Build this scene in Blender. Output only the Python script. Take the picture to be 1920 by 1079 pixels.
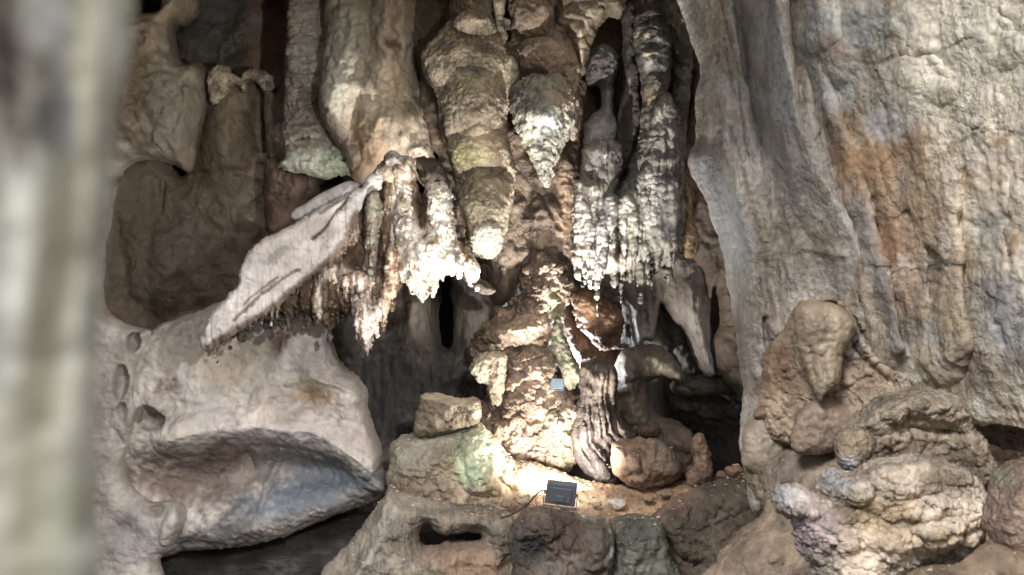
import bpy, math, random
import numpy as np
from mathutils import Vector, Matrix

for _o in list(bpy.data.objects):
    bpy.data.objects.remove(_o)
SC = bpy.context.scene
COL = SC.collection
K = 0.72 / 1920.0            # metres per photo pixel per metre of distance (50 mm lens)
CZ = 1.6                     # eye height above the walkway


def P(px, py, D):
    return Vector(((px - 960) * K * D, D, CZ - (py - 539.5) * K * D))


# ------------------------------------------------------------------ camera
cam_d = bpy.data.cameras.new('camera')
cam_d.sensor_width = 36; cam_d.lens = 50
cam_d.clip_start = 0.05; cam_d.clip_end = 200
cam_d.dof.use_dof = True
cam_d.dof.focus_distance = 10.6
cam_d.dof.aperture_fstop = 2.6
cam = bpy.data.objects.new('camera', cam_d); COL.objects.link(cam)
cam.location = (0, 0, CZ); cam.rotation_euler = (math.radians(90), 0, 0)
SC.camera = cam

# ------------------------------------------------------------------ sky
SUN_EL, SUN_ROT = math.radians(38), math.radians(150)
w = bpy.data.worlds.new('World'); SC.world = w; w.use_nodes = True
nt = w.node_tree; nt.nodes.clear()
sky = nt.nodes.new('ShaderNodeTexSky'); sky.sky_type = 'NISHITA'; sky.sun_disc = False
sky.sun_elevation = SUN_EL; sky.sun_rotation = SUN_ROT
sky.air_density = 1.0; sky.dust_density = 3.0; sky.ozone_density = 1.2
bg = nt.nodes.new('ShaderNodeBackground'); bg.inputs[1].default_value = 0.13
wo = nt.nodes.new('ShaderNodeOutputWorld')
nt.links.new(sky.outputs[0], bg.inputs[0]); nt.links.new(bg.outputs[0], wo.inputs[0])


def lamp(kind, name, loc, target, power, color, size=0.1, angle=60, blend=0.4, sizey=None):
    d = bpy.data.lights.new(name, kind)
    d.energy = power; d.color = color
    if kind == 'SPOT':
        d.spot_size = math.radians(angle); d.spot_blend = blend; d.shadow_soft_size = size
    else:
        d.shape = 'RECTANGLE'; d.size = size; d.size_y = sizey or size; d.spread = math.radians(angle)
    o = bpy.data.objects.new(name, d); COL.objects.link(o)
    o.location = loc
    o.rotation_euler = (Vector(target) - Vector(loc)).to_track_quat('-Z', 'Y').to_euler()
    return o


WARM = (1.0, 0.92, 0.83); NEUT = (1.0, 0.97, 0.92); COOL = (0.86, 0.93, 1.0)
# soft daylight reaching in through the cave mouth behind the camera
sd_ = bpy.data.lights.new('daylight', 'SUN'); sd_.energy = 2.5; sd_.angle = math.radians(14); sd_.color = (1, .99, .965)
so_ = bpy.data.objects.new('daylight', sd_); COL.objects.link(so_)
so_.rotation_euler = Vector((.34, .85, -.66)).to_track_quat('-Z', 'Y').to_euler()
# the floodlight the photo shows, and added fixtureless spotlights, some below the frame, one hanging in view
lamp('AREA', 'floodlight_beam', P(1052, 909, 10.42), P(980, 560, 11.5), 36, WARM, 0.17, 165, sizey=0.10)
lamp('SPOT', 'floodlight_beam_core', P(1052, 900, 10.38), P(940, 110, 10.95), 480, NEUT, 0.06, 56, 0.5)
lamp('AREA', 'cove_light', P(1052, 712, 11.72), P(1190, 420, 11.6), 26, COOL, 0.08, 150)
lamp('SPOT', 'drapery_spotlight', P(905, 1230, 8.6), P(745, 440, 10.3), 420, (1, .96, .92), 0.03, 21, 0.35)
lamp('SPOT', 'stalactite_spotlight', P(985, 1110, 8.75), P(1000, 90, 10.9), 560, NEUT, 0.03, 46, 0.6)
lamp('SPOT', 'curtain_spotlight', P(1010, 1250, 8.6), P(1190, 430, 11.2), 75, (.95, .97, 1), 0.03, 19, 0.6)
lamp('SPOT', 'left_rock_spotlight', P(1150, 250, 5.2), P(470, 560, 11.5), 400, (1, .98, .96), 0.06, 52, 0.5)

SC.view_settings.view_transform = 'Standard'; SC.view_settings.look = 'None'
SC.view_settings.exposure = 0.62; SC.view_settings.gamma = 1.0
SC.render.engine = 'CYCLES'
SC.cycles.max_bounces = 6; SC.cycles.diffuse_bounces = 4
SC.cycles.use_denoising = True; SC.cycles.denoising_input_passes = 'RGB_ALBEDO_NORMAL'; SC.cycles.denoising_prefilter = 'ACCURATE'; SC.cycles.use_adaptive_sampling = False; SC.cycles.sample_clamp_indirect = 3.0

# ------------------------------------------------------------------ noise
_r = np.random.RandomState(7)
PERM = _r.permutation(256).astype(np.int32); PERM = np.concatenate([PERM, PERM, PERM])
_g = _r.normal(size=(256, 3)); GRAD = (_g / np.linalg.norm(_g, axis=1)[:, None]).astype(np.float32)
JIT = _r.rand(256, 3).astype(np.float32)


def _hash(i, j, k):
    return PERM[PERM[PERM[i & 255] + (j & 255)] + (k & 255)]


def perlin(p):
    p = np.asarray(p, dtype=np.float32)
    i = np.floor(p).astype(np.int32); f = p - i
    u = f * f * f * (f * (f * 6 - 15) + 10)
    out = 0
    for dx in (0, 1):
        wx = u[:, 0] if dx else 1 - u[:, 0]
        for dy in (0, 1):
            wy = u[:, 1] if dy else 1 - u[:, 1]
            for dz in (0, 1):
                wz = u[:, 2] if dz else 1 - u[:, 2]
                g = GRAD[_hash(i[:, 0] + dx, i[:, 1] + dy, i[:, 2] + dz)]
                d = (g[:, 0] * (f[:, 0] - dx) + g[:, 1] * (f[:, 1] - dy) + g[:, 2] * (f[:, 2] - dz))
                out = out + wx * wy * wz * d
    return out * 1.6


def fbm(p, o=4, rid=False, gain=0.5):
    a, s, t = 1.0, 0.0, 0.0
    p = np.array(p, dtype=np.float32)
    for _ in range(o):
        n = perlin(p)
        if rid == 1: n = 1 - 2 * np.abs(n)
        elif rid == 2: n = 2 * np.abs(n) - 0.5
        s = s + a * n; t += a; a *= gain; p = p * 2.03 + 17.3
    return s / t


def worley(p):
    p = np.asarray(p, dtype=np.float32)
    i = np.floor(p).astype(np.int32)
    d1 = np.full(len(p), 9.0, np.float32); d2 = d1.copy()
    for a in (-1, 0, 1):
        for b in (-1, 0, 1):
            for c in (-1, 0, 1):
                q = i + np.array([a, b, c], np.int32)
                jj = JIT[_hash(q[:, 0], q[:, 1], q[:, 2])]
                d = ((q + jj - p) ** 2).sum(1)
                m = d < d1
                d2 = np.where(m, d1, np.minimum(d2, d)); d1 = np.where(m, d, d1)
    return np.sqrt(d1), np.sqrt(d2)


def noise_of(kind, q):
    if kind == 'fbm': return fbm(q, 4)
    if kind == 'crumb': return fbm(q, 5, 0, .72) * 1.2
    if kind == 'fine': return fbm(q, 2)
    if kind == 'rid': return fbm(q, 4, 1)
    if kind == 'bil': return fbm(q, 3, 2)
    if kind == 'lump':                     # cauliflower lumps with sharp valleys
        a, b = worley(q + 0.35 * np.stack([perlin(q * 1.7), perlin(q * 1.7 + 9), perlin(q * 1.7 + 31)], 1))
        return np.clip(1.0 - 1.5 * a * a, -1, 1)
    if kind == 'crack':
        a, b = worley(q + 0.5 * np.stack([perlin(q * 1.3), perlin(q * 1.3 + 9), perlin(q * 1.3 + 31)], 1))
        return -np.exp(-((b - a) / 0.07) ** 2)
    if kind == 'pit':
        n = fbm(q, 2)
        return -np.clip((n - 0.28) * 5, 0, 1)
    if kind == 'scallop':
        a, b = worley(q)
        return a * 1.6 - 0.8
    return fbm(q, 3)


def lin(h):
    h = h.lstrip('#')
    v = np.array([int(h[i:i + 2], 16) / 255 for i in (0, 2, 4)])
    c = np.where(v <= 0.04045, v / 12.92, ((v + 0.055) / 1.055) ** 2.4)
    g = c @ np.array([.25, .6, .15])
    return ((g + (c - g) * .76) * 1.1 * np.array([.985, 1, 1.03])).astype(np.float32)


def ss(a, b, x):
    t = np.clip((x - a) / (b - a), 0, 1)
    return t * t * (3 - 2 * t)


# ------------------------------------------------------------------ materials
MATS = {}


def rock_mat(name, bump_d, scale, rough=0.85, stretch=(1, 1, 1), vor=0.0, spec=0.38, speck=0.35, big=0.0, stain=.8):
    m = bpy.data.materials.new(name); m.use_nodes = True
    n = m.node_tree.nodes; L = m.node_tree.links; n.clear()
    out = n.new('ShaderNodeOutputMaterial'); b = n.new('ShaderNodeBsdfPrincipled')
    L.new(b.outputs[0], out.inputs[0])
    at = n.new('ShaderNodeAttribute'); at.attribute_name = 'Col'
    tc = n.new('ShaderNodeTexCoord'); mp = n.new('ShaderNodeMapping'); mp.inputs['Scale'].default_value = stretch
    L.new(tc.outputs['Object'], mp.inputs[0])
    n1 = n.new('ShaderNodeTexNoise'); n1.inputs['Scale'].default_value = scale; n1.inputs['Detail'].default_value = 8; n1.inputs['Roughness'].default_value = .62
    n2 = n.new('ShaderNodeTexNoise'); n2.inputs['Scale'].default_value = scale * 3.3; n2.inputs['Detail'].default_value = 4
    L.new(mp.outputs[0], n1.inputs['Vector']); L.new(tc.outputs['Object'], n2.inputs['Vector'])
    # colour mottling
    cr = n.new('ShaderNodeMapRange'); cr.inputs[1].default_value = .3; cr.inputs[2].default_value = .7
    cr.inputs[3].default_value = 1 - speck; cr.inputs[4].default_value = 1 + speck * .55
    L.new(n1.outputs[0], cr.inputs[0])
    mx = n.new('ShaderNodeMix'); mx.data_type = 'RGBA'; mx.blend_type = 'MULTIPLY'; mx.inputs[0].default_value = 1
    L.new(at.outputs['Color'], mx.inputs[6]); L.new(cr.outputs[0], mx.inputs[7])
    n5 = n.new('ShaderNodeTexNoise'); n5.inputs['Scale'].default_value = 2.6; n5.inputs['Detail'].default_value = 7; n5.inputs['Roughness'].default_value = .65
    n5.inputs['Distortion'].default_value = .6
    mp5 = n.new('ShaderNodeMapping'); mp5.inputs['Scale'].default_value = (1, 1, .4); L.new(tc.outputs['Object'], mp5.inputs[0]); L.new(mp5.outputs[0], n5.inputs['Vector'])
    rp = n.new('ShaderNodeValToRGB'); e = rp.color_ramp.elements
    e[0].position = .32; e[0].color = (.66, .65, .66, 1); e[1].position = .68; e[1].color = (1.18, 1.14, 1.06, 1)
    k = e.new(.5); k.color = (.97, .93, .88, 1)
    L.new(n5.outputs[0], rp.inputs[0])
    m5 = n.new('ShaderNodeMix'); m5.data_type = 'RGBA'; m5.blend_type = 'MULTIPLY'; m5.inputs[0].default_value = stain
    L.new(mx.outputs[2], m5.inputs[6]); L.new(rp.outputs[0], m5.inputs[7])
    L.new(m5.outputs[2], b.inputs['Base Color'])
    rr = n.new('ShaderNodeMapRange'); rr.inputs[1].default_value = .35; rr.inputs[2].default_value = .65
    rr.inputs[3].default_value = rough - .45; rr.inputs[4].default_value = rough + .08
    n4 = n.new('ShaderNodeTexNoise'); n4.inputs['Scale'].default_value = 2.2; n4.inputs['Detail'].default_value = 5
    L.new(tc.outputs['Object'], n4.inputs['Vector']); L.new(n4.outputs[0], rr.inputs[0]); L.new(rr.outputs[0], b.inputs['Roughness'])
    b.inputs['Specular IOR Level'].default_value = spec
    add = n.new('ShaderNodeMath'); add.operation = 'MULTIPLY_ADD'; add.inputs[1].default_value = .35
    L.new(n2.outputs[0], add.inputs[0]); L.new(n1.outputs[0], add.inputs[2])
    h = add.outputs[0]
    if vor:
        v = n.new('ShaderNodeTexVoronoi'); v.inputs['Scale'].default_value = scale * .9
        wv = n.new('ShaderNodeMix'); wv.data_type = 'VECTOR'; wv.inputs[0].default_value = .06
        L.new(mp.outputs[0], wv.inputs[4]); L.new(n1.outputs['Color'], wv.inputs[5]); L.new(wv.outputs[1], v.inputs['Vector'])
        a2 = n.new('ShaderNodeMath'); a2.operation = 'MULTIPLY_ADD'; a2.inputs[1].default_value = -vor
        L.new(v.outputs['Distance'], a2.inputs[0]); L.new(h, a2.inputs[2]); h = a2.outputs[0]
    if big:                                  # sharp-edged chips and creases
        n3 = n.new('ShaderNodeTexNoise'); n3.noise_type = 'RIDGED_MULTIFRACTAL'; n3.inputs['Scale'].default_value = scale * .33
        n3.inputs['Detail'].default_value = 6; n3.inputs['Roughness'].default_value = .5
        L.new(mp.outputs[0], n3.inputs['Vector'])
        a3 = n.new('ShaderNodeMath'); a3.operation = 'MULTIPLY_ADD'; a3.inputs[1].default_value = big * .5
        L.new(n3.outputs[0], a3.inputs[0]); L.new(h, a3.inputs[2]); h = a3.outputs[0]
    bp = n.new('ShaderNodeBump'); bp.inputs['Strength'].default_value = 1.0; bp.inputs['Distance'].default_value = bump_d
    bs = n.new('ShaderNodeMapRange'); bs.inputs[1].default_value = .36; bs.inputs[2].default_value = .62; bs.inputs[3].default_value = .18; bs.inputs[4].default_value = 1.0
    n6 = n.new('ShaderNodeTexNoise'); n6.inputs['Scale'].default_value = 3.1; n6.inputs['Detail'].default_value = 4; L.new(tc.outputs['Object'], n6.inputs['Vector'])
    L.new(n6.outputs[0], bs.inputs[0]); L.new(bs.outputs[0], bp.inputs['Strength'])
    L.new(h, bp.inputs['Height']); L.new(bp.outputs[0], b.inputs['Normal'])
    MATS[name] = m
    return m


rock_mat('smooth_flowstone', 0.03, 13, .75, speck=.25, big=.15)
rock_mat('rough_limestone', 0.065, 20, .9, vor=.4, speck=.35, big=.25)
rock_mat('crusty_calcite', 0.085, 30, .9, vor=.7, speck=.4)
rock_mat('streaked_flowstone', 0.055, 22, .8, stretch=(1, 1, .16), speck=.42)
rock_mat('laminated_rock', 0.06, 20, .85, stretch=(.35, .35, 1.6), speck=.4, big=.3)
rock_mat('pale_wall_rock', 0.045, 26, .85, vor=.3, speck=.32, big=.12, stain=1)
rock_mat('blurred_pillar_rock', 0.004, 14, .8, speck=.25)


def plain_mat(name, color, rough=.5, metal=0.0, emit=0.0, bump=0.0):
    m = bpy.data.materials.new(name); m.use_nodes = True
    n = m.node_tree.nodes; b = n['Principled BSDF']; L = m.node_tree.links
    nz = n.new('ShaderNodeTexNoise'); nz.inputs['Scale'].default_value = 40
    cr = n.new('ShaderNodeMix'); cr.data_type = 'RGBA'
    cr.inputs[6].default_value = (*[c * .8 for c in color], 1); cr.inputs[7].default_value = (*color, 1)
    L.new(nz.outputs[0], cr.inputs[0]); L.new(cr.outputs[2], b.inputs['Base Color'])
    b.inputs['Roughness'].default_value = rough; b.inputs['Metallic'].default_value = metal
    if emit:
        b.inputs['Emission Color'].default_value = (1, .97, .93, 1); b.inputs['Emission Strength'].default_value = emit
    MATS[name] = m


plain_mat('grey_painted_metal', (.16, .18, .21), .45, .3)
plain_mat('black_rubber', (.02, .02, .02), .6)
plain_mat('lit_lamp_glass', (.9, .9, .9), .2, 0, 22)
plain_mat('pale_lamp_metal', (.15, .19, .24), .4, .2)


# ------------------------------------------------------------------ the rock builder
def catmull(poly, n):
    p = np.array(poly, float); N = len(p); out = []
    for i in range(N):
        a, b, c, d = p[i - 1], p[i], p[(i + 1) % N], p[(i + 2) % N]
        for t in np.arange(n) / n:
            out.append(0.5 * ((2 * b) + (c - a) * t + (2 * a - 5 * b + 4 * c - d) * t * t + (3 * b - a - 3 * c + d) * t ** 3))
    return np.array(out)


def sdist(X, Y, poly):
    """signed distance, positive inside"""
    d2 = np.full(X.shape, 1e18); ins = np.zeros(X.shape, bool)
    n = len(poly)
    for i in range(n):
        x1, y1 = poly[i]; x2, y2 = poly[(i + 1) % n]
        ex, ey = x2 - x1, y2 - y1
        t = np.clip(((X - x1) * ex + (Y - y1) * ey) / (ex * ex + ey * ey + 1e-9), 0, 1)
        d2 = np.minimum(d2, (X - x1 - t * ex) ** 2 + (Y - y1 - t * ey) ** 2)
        if y1 != y2:
            c = ((y1 > Y) != (y2 > Y)) & (X < ex * (Y - y1) / ey + x1)
            ins ^= c
    return np.where(ins, 1, -1) * np.sqrt(d2)


def linedist(X, Y, pts):
    d2 = np.full(X.shape, 1e18)
    for (x1, y1), (x2, y2) in zip(pts[:-1], pts[1:]):
        ex, ey = x2 - x1, y2 - y1
        t = np.clip(((X - x1) * ex + (Y - y1) * ey) / (ex * ex + ey * ey + 1e-9), 0, 1)
        d2 = np.minimum(d2, (X - x1 - t * ex) ** 2 + (Y - y1 - t * ey) ** 2)
    return np.sqrt(d2)


def rot_xy(X, Y, f):
    _, x, y, rx, ry, ro = f[:6]
    c, s = math.cos(math.radians(ro)), math.sin(math.radians(ro))
    dx, dy = X - x, Y - y
    return (dx * c + dy * s) / rx, (-dx * s + dy * c) / ry


def q3(X, Y, sx, sy, seed):
    return np.stack([X.ravel() / sx, Y.ravel() / sy, np.full(X.size, seed * 3.71 + .5)], 1)


def set_tags(o, label, cat, kind, group):
    if label: o['label'] = label
    if cat: o['category'] = cat
    if kind: o['kind'] = kind
    if group: o['group'] = group


SEED = [0]
NV = [0]


def rock(name, label, cat, poly, D, T, R, ax=0, ay=0, step=3, feats=(), disp=(), edge=(), holes=(), teeth=(),
         col=('#8d8070', '#6b5d4c', 120), col2=None, patches=(), mat='rough_limestone', back=.6, kind=None, group=None,
         smooth=4, power=.5, origin=None, irr=1.0, parent=None):
    SEED[0] += 1; seed = SEED[0]
    poly = catmull(poly, smooth) if smooth > 1 else np.array(poly, float)
    ymax = poly[:, 1].max() + (max([t[3] for t in teeth]) if teeth else 0)
    x0, y0, x1, y1 = poly[:, 0].min() - 12, poly[:, 1].min() - 12, poly[:, 0].max() + 12, ymax + 12
    if teeth:
        x0 -= 20; x1 += 20
    gx = np.arange(x0, x1 + step, step); gy = np.arange(y0, y1 + step, step)
    X, Y = np.meshgrid(gx, gy)
    sd = sdist(X, Y, poly)
    cx, cy = poly[:, 0].mean(), poly[:, 1].mean()
    for t in teeth:
        tx, ty, tw, tl = t[:4]; dx = t[4] if len(t) > 4 else 0
        tt = (Y - ty) / tl
        m = (np.abs(X - tx - dx * tt * .5) < tw * 2 + abs(dx)) & (tt > -.6) & (tt < 1.3)
        wob = 1 + .28 * np.sin(Y / max(tw, 4) * 1.7 + tx)
        hw = tw * .5 * np.clip(1 - np.clip(tt, 0, 1), 0, 1) ** .9 * wob + .4
        s_t = np.minimum(hw - np.abs(X - (tx + dx * tt)), np.minimum((ty + tl - Y), (Y - ty + .5 * tl)))
        k = 3.0
        a = np.where(m, s_t, -99)
        hh = np.clip(.5 + .5 * (a - sd) / k, 0, 1)
        sd = np.where(m, sd * (1 - hh) + a * hh + k * hh * (1 - hh), sd)
    for h in holes:
        hp = catmull(h, 4)
        sd = np.minimum(sd, -sdist(X, Y, hp))
    for a, s in tuple(edge) + ((min(.09 * R, 7) * irr, max(R, 14) * 1.2),):
        sd = sd + a * fbm(q3(X, Y, s, s, seed), 3).reshape(X.shape)
    gyy, gxx = np.gradient(sd, step)
    g2 = gxx ** 2 + gyy ** 2 + 1e-6
    ins = sd > 0
    keep = ins[:-1, :-1] | ins[1:, :-1] | ins[:-1, 1:] | ins[1:, 1:]
    used = np.zeros(X.shape, bool)
    used[:-1, :-1] |= keep; used[1:, :-1] |= keep; used[:-1, 1:] |= keep; used[1:, 1:] |= keep
    bnd = used & ~ins
    mvx = np.clip(-gxx * sd / g2, -1.6 * step, 1.6 * step); mvy = np.clip(-gyy * sd / g2, -1.6 * step, 1.6 * step)
    X = np.where(bnd, X + mvx, X); Y = np.where(bnd, Y + mvy, Y)
    sdc = np.clip(sd, 0, None)
    h0 = T * (1 - (1 - np.clip(sdc / R, 0, 1)) ** 2) ** power
    if irr:
        big = fbm(q3(X, Y, max(R, 14) * 1.5, max(R, 14) * 1.5, seed + 8), 3).reshape(X.shape)
        fac = fbm(q3(X, Y, max(R, 14) * .55, max(R, 14) * .55, seed + 9), 3, 1).reshape(X.shape)
        h0 = h0 * (1 + .42 * irr * big + .16 * irr * fac)
    msk = np.clip(sdc / 9, 0, 1); msk = msk * msk * (3 - 2 * msk)
    h = h0.copy()
    X0, Y0 = X, Y
    gr = 1 + .85 * T * K
    X = 960 + (X - 960) * gr; Y = 539.5 + (Y - 539.5) * gr
    for f in feats:
        t = f[0]
        if t == 'b':
            u, v = rot_xy(X, Y, f); h += f[6] * np.exp(-(u * u + v * v)) * msk
        elif t == 'e':            # dome with a crisp rim
            u, v = rot_xy(X, Y, f)
            wv = fbm(q3(X, Y, 30, 30, seed + 5), 2).reshape(X.shape) * .18
            h += f[6] * np.sqrt(np.clip(1 - (u * u + v * v) * (1 + wv), 0, 1)) * msk
        elif t == 'E':            # a dome that stands out from whatever lies under it
            u, v = rot_xy(X, Y, f)
            wv = fbm(q3(X, Y, 40, 40, seed + 6), 3).reshape(X.shape) * .22
            dm = f[6] * np.clip(1 - (u * u + v * v) * (1 + wv), 0, 1) ** .42
            h = np.where(dm * msk > h, dm * msk, h)
        elif t == 'l':
            d = linedist(X, Y, f[1])
            if f[2] < 12:
                d = np.abs(d + 2.5 * fbm(q3(X, Y, 18, 18, seed + 2), 2).reshape(X.shape))
            h += f[3] * np.exp(-(d / f[2]) ** 2) * msk
        elif t == 'r':            # broad ridge along a line with a linear fall-off
            d = linedist(X, Y, f[1]); h += f[3] * np.clip(1 - d / f[2], 0, 1) ** .8 * msk
        elif t == 'saw':          # overhanging ledges: period, amplitude, angle, warp
            a = math.radians(f[3]); c = -X * math.sin(a) + Y * math.cos(a)
            c = c / f[1] + f[4] * fbm(q3(X, Y, f[1] * 2.4, f[1] * 1.6, seed + 3), 3).reshape(X.shape)
            fr = c - np.floor(c); h += f[2] * (fr ** 1.6 - .4) * msk
        elif t == 'fl':           # flutes: period x, amplitude, stretch, slant
            sx, am, stt, sl = f[1:5]
            q = q3(X + sl * Y, Y, sx, sx * stt, seed + 4)
            h += am * fbm(q, 3, 1).reshape(X.shape) * msk
        elif t == 'tooth':
            pass
    X, Y = X0, Y0
    for t in teeth:               # ribs that carry the icicles up into the sheet
        tx, ty, tw, tl = t[:4]
        d = np.abs(X - tx + .25 * tw * np.sin(Y / 23 + tx)); m = ss(ty - 2.2 * tl - 30, ty, Y)
        h += tw * .5 * np.exp(-(d / (tw * .38)) ** 2) * m * np.clip(sdc / 3, 0, 1)
    s = K * D
    Db = D + ax * (X - cx) / 100 + ay * (Y - cy) / 100
    idx = -np.ones(X.shape, int); idx[used] = np.arange(used.sum())
    nf = int(used.sum())
    inner = used & ins
    bidx = idx.copy(); bidx[inner] = nf + np.arange(inner.sum())
    px = np.concatenate([X[used], X[inner]]); py = np.concatenate([Y[used], Y[inner]])
    db = np.concatenate([Db[used], Db[inner]])
    yy = np.concatenate([(Db - h * s)[used], (Db + back * h0 * s + .002)[inner]])
    wx = (px - 960) * K * db; wz = CZ - (py - 539.5) * K * db
    co = np.stack([wx, yy, wz], 1)
    r, c = np.nonzero(keep)
    F = np.stack([idx[r, c], idx[r + 1, c], idx[r + 1, c + 1], idx[r, c + 1]], 1)
    Bk = np.stack([bidx[r, c], bidx[r, c + 1], bidx[r + 1, c + 1], bidx[r + 1, c]], 1)
    allin = ~(F == Bk).all(1)
    faces = np.concatenate([F, Bk[allin]])
    me = bpy.data.meshes.new(name)
    me.vertices.add(len(co)); me.vertices.foreach_set('co', co.astype(np.float32).ravel())
    nfc = len(faces)
    me.loops.add(nfc * 4); me.loops.foreach_set('vertex_index', faces.astype(np.int32).ravel())
    me.polygons.add(nfc)
    me.polygons.foreach_set('loop_start', np.arange(0, nfc * 4, 4, dtype=np.int32))
    me.update(calc_edges=True)
    extra = {'rough_limestone': (('crumb', 2.6, 20), ('rid', 1.6, 46)), 'crusty_calcite': (('crumb', 1.6, 12),), 'smooth_flowstone': (('crumb', 1.5, 30), ('rid', 1.4, 60)), 'pale_wall_rock': (('crumb', 1.6, 18), ('lump', 2.2, 26, (1.3, 1, 1)))}
    disp = tuple(disp) + extra.get(mat, ())
    if disp:
        nrm = np.empty(len(co) * 3, np.float32); me.vertices.foreach_get('normal', nrm); nrm = nrm.reshape(-1, 3)
        q = co / s + seed * 37.0
        d = 0
        for dd in disp:
            kd, amp, sc_ = dd[:3]; st = np.array(dd[3] if len(dd) > 3 else (1, 1, 1), float)
            d = d + amp * noise_of(kd, q / (sc_ * st))
        co = co + nrm * (d * s)[:, None]
    org = np.array(origin if origin is not None else (co[:, 0].mean(), co[:, 1].mean(), co[:, 2].min()))
    lc = co - org
    me.vertices.foreach_set('co', lc.astype(np.float32).ravel())
    me.polygons.foreach_set('use_smooth', np.ones(nfc, bool))
    # mineral colour of the stone, with shade painted into some patches
    q = co / s + seed * 11.0
    a = ss(-.35, .35, fbm(q / col[2], 4))[:, None]
    C = lin(col[0]) * (1 - a) + lin(col[1]) * a
    if col2:
        b = ss(col2[2], col2[2] + .3, fbm(q / np.array([col2[1], col2[1], col2[1] * (col2[3] if len(col2) > 3 else 1)]) + 50, 4))[:, None]
        C = C * (1 - b) + lin(col2[0]) * b
    wv = fbm(q / 35 + 70, 3) + .8 * fbm(q / 110 + 30, 3); wv2 = fbm(q / 12 + 90, 3)
    px = 960 + (px - 960) * gr; py = 539.5 + (py - 539.5) * gr
    for p_ in patches:
        if p_[0] == 'line':
            d = linedist(px + 5 * wv, py + 5 * wv, p_[1]) / p_[2]
            mk = ss(1.25, .55, d + .5 * wv + .3 * wv2) * p_[4]; colr = lin(p_[3])
        else:
            u, v = rot_xy(px, py, (0,) + tuple(p_[:5]))
            mk = ss(1.55, .35, np.sqrt(u * u + v * v) + .6 * wv + .5 * wv2) * p_[6]; colr = lin(p_[5])
        C = C * (1 - mk[:, None]) + colr * mk[:, None]
    at = me.color_attributes.new('Col', 'FLOAT_COLOR', 'POINT')
    at.data.foreach_set('color', np.concatenate([C, np.ones((len(C), 1))], 1).astype(np.float32).ravel())
    me.materials.append(MATS[mat]); me.update()
    o = bpy.data.objects.new(name, me); COL.objects.link(o); o.location = org
    if parent is not None:
        o.parent = parent; o.location = org - np.array(parent.location)
    set_tags(o, label, cat, kind, group)
    NV[0] += len(co)
    return o


def teeth_along(pts, n, w, l, seed, dx=0):
    rd = random.Random(seed); P_ = np.array(pts, float)
    L = np.concatenate([[0], np.cumsum(np.hypot(*np.diff(P_, axis=0).T))]); out = []
    for i in range(n):
        d = L[-1] * (i + rd.uniform(.1, .9)) / n
        x = np.interp(d, L, P_[:, 0]); y = np.interp(d, L, P_[:, 1])
        ll = l[0] + (l[1] - l[0]) * rd.random() ** 1.8 * (1.5 if rd.random() < .15 else 1)
        out.append((x, y - 6 + rd.uniform(-8, 4), rd.uniform(*w) * .72, ll + 6, rd.uniform(-2, 2) + dx))
    return out


def sheet(name, label, cat, f, nu, nv, cols, mat, kind=None, thick=0.0):
    """a large surface given by f(u,v) -> xyz"""
    U, V = np.meshgrid(np.linspace(0, 1, nu), np.linspace(0, 1, nv)); co = f(U.ravel(), V.ravel())
    ii = np.arange(nu * nv).reshape(nv, nu)
    faces = np.stack([ii[:-1, :-1], ii[:-1, 1:], ii[1:, 1:], ii[1:, :-1]], -1).reshape(-1, 4)
    me = bpy.data.meshes.new(name); me.from_pydata(co.tolist(), [], faces.tolist()); me.update()
    a = ss(-.3, .3, fbm(co / .9 + 5, 4))[:, None]; C = lin(cols[0]) * (1 - a) + lin(cols[1]) * a
    at = me.color_attributes.new('Col', 'FLOAT_COLOR', 'POINT')
    at.data.foreach_set('color', np.concatenate([C, np.ones((len(C), 1))], 1).astype(np.float32).ravel())
    me.polygons.foreach_set('use_smooth', np.ones(len(faces), bool)); me.materials.append(MATS[mat])
    o = bpy.data.objects.new(name, me); COL.objects.link(o); set_tags(o, label, cat, kind, None)
    return o


# ================================================================== the setting
# floor, ceiling, and side walls of the chamber (the cave mouth is behind the camera)
def floor_f(u, v):
    x = (u - .5) * 16; y = -2 + v * 20
    z = -.15 - 1.75 * ss(1.5, 7.5, y) - .25 * ss(7.5, 9.5, y) + .5 * ss(13, 16, y)
    z = z + .18 * fbm(np.stack([x * .9, y * .9, 0 * x], 1), 4) + .05 * fbm(np.stack([x * 4, y * 4, 0 * x], 1), 3)
    return np.stack([x, y, z], 1)


sheet('cave_floor', 'uneven dark cave floor', None, floor_f, 220, 260, ('#5b5147', '#3d372f'), 'rough_limestone', 'structure')


def ceil_f(u, v):
    x = (u - .5) * 16; y = 3.2 + v * 15
    z = 4.3 + (4.2 - 2.5 * ss(.7, -.7, x)) * ss(9.8, 4.2, y) + .5 * fbm(np.stack([x * .5, y * .5, 9 + 0 * x], 1), 4) + .1 * fbm(np.stack([x * 3, y * 3, 0 * x], 1), 3) - .5 * ss(12, 17, y)  # left half lowered so the unseen roof keeps the sun off the centre
    return np.stack([x, y, z], 1)


sheet('cave_ceiling', 'rough rock ceiling above the picture', None, ceil_f, 160, 160, ('#6f6353', '#4c4337'), 'rough_limestone', 'structure')


def back_f(u, v):
    x = (u - .5) * 16; z = -3 + v * 9
    y = 16.3 + .7 * fbm(np.stack([x * .6, z * .3, 3 + 0 * x], 1), 4)
    return np.stack([x, y, z], 1)


sheet('cave_wall', 'dark rear wall of the chamber', None, back_f, 160, 120, ('#4a443d', '#2f2b28'), 'streaked_flowstone', 'structure')


def side_f(sgn):
    def g(u, v):
        y = 2.5 + u * 15; z = -3 + v * 9
        x = sgn * (6.3 - .1 * y * (sgn < 0) + .5 * fbm(np.stack([y * .5, z * .5, 20 + 0 * y], 1), 4))
        return np.stack([x, y, z], 1)
    return g


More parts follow.
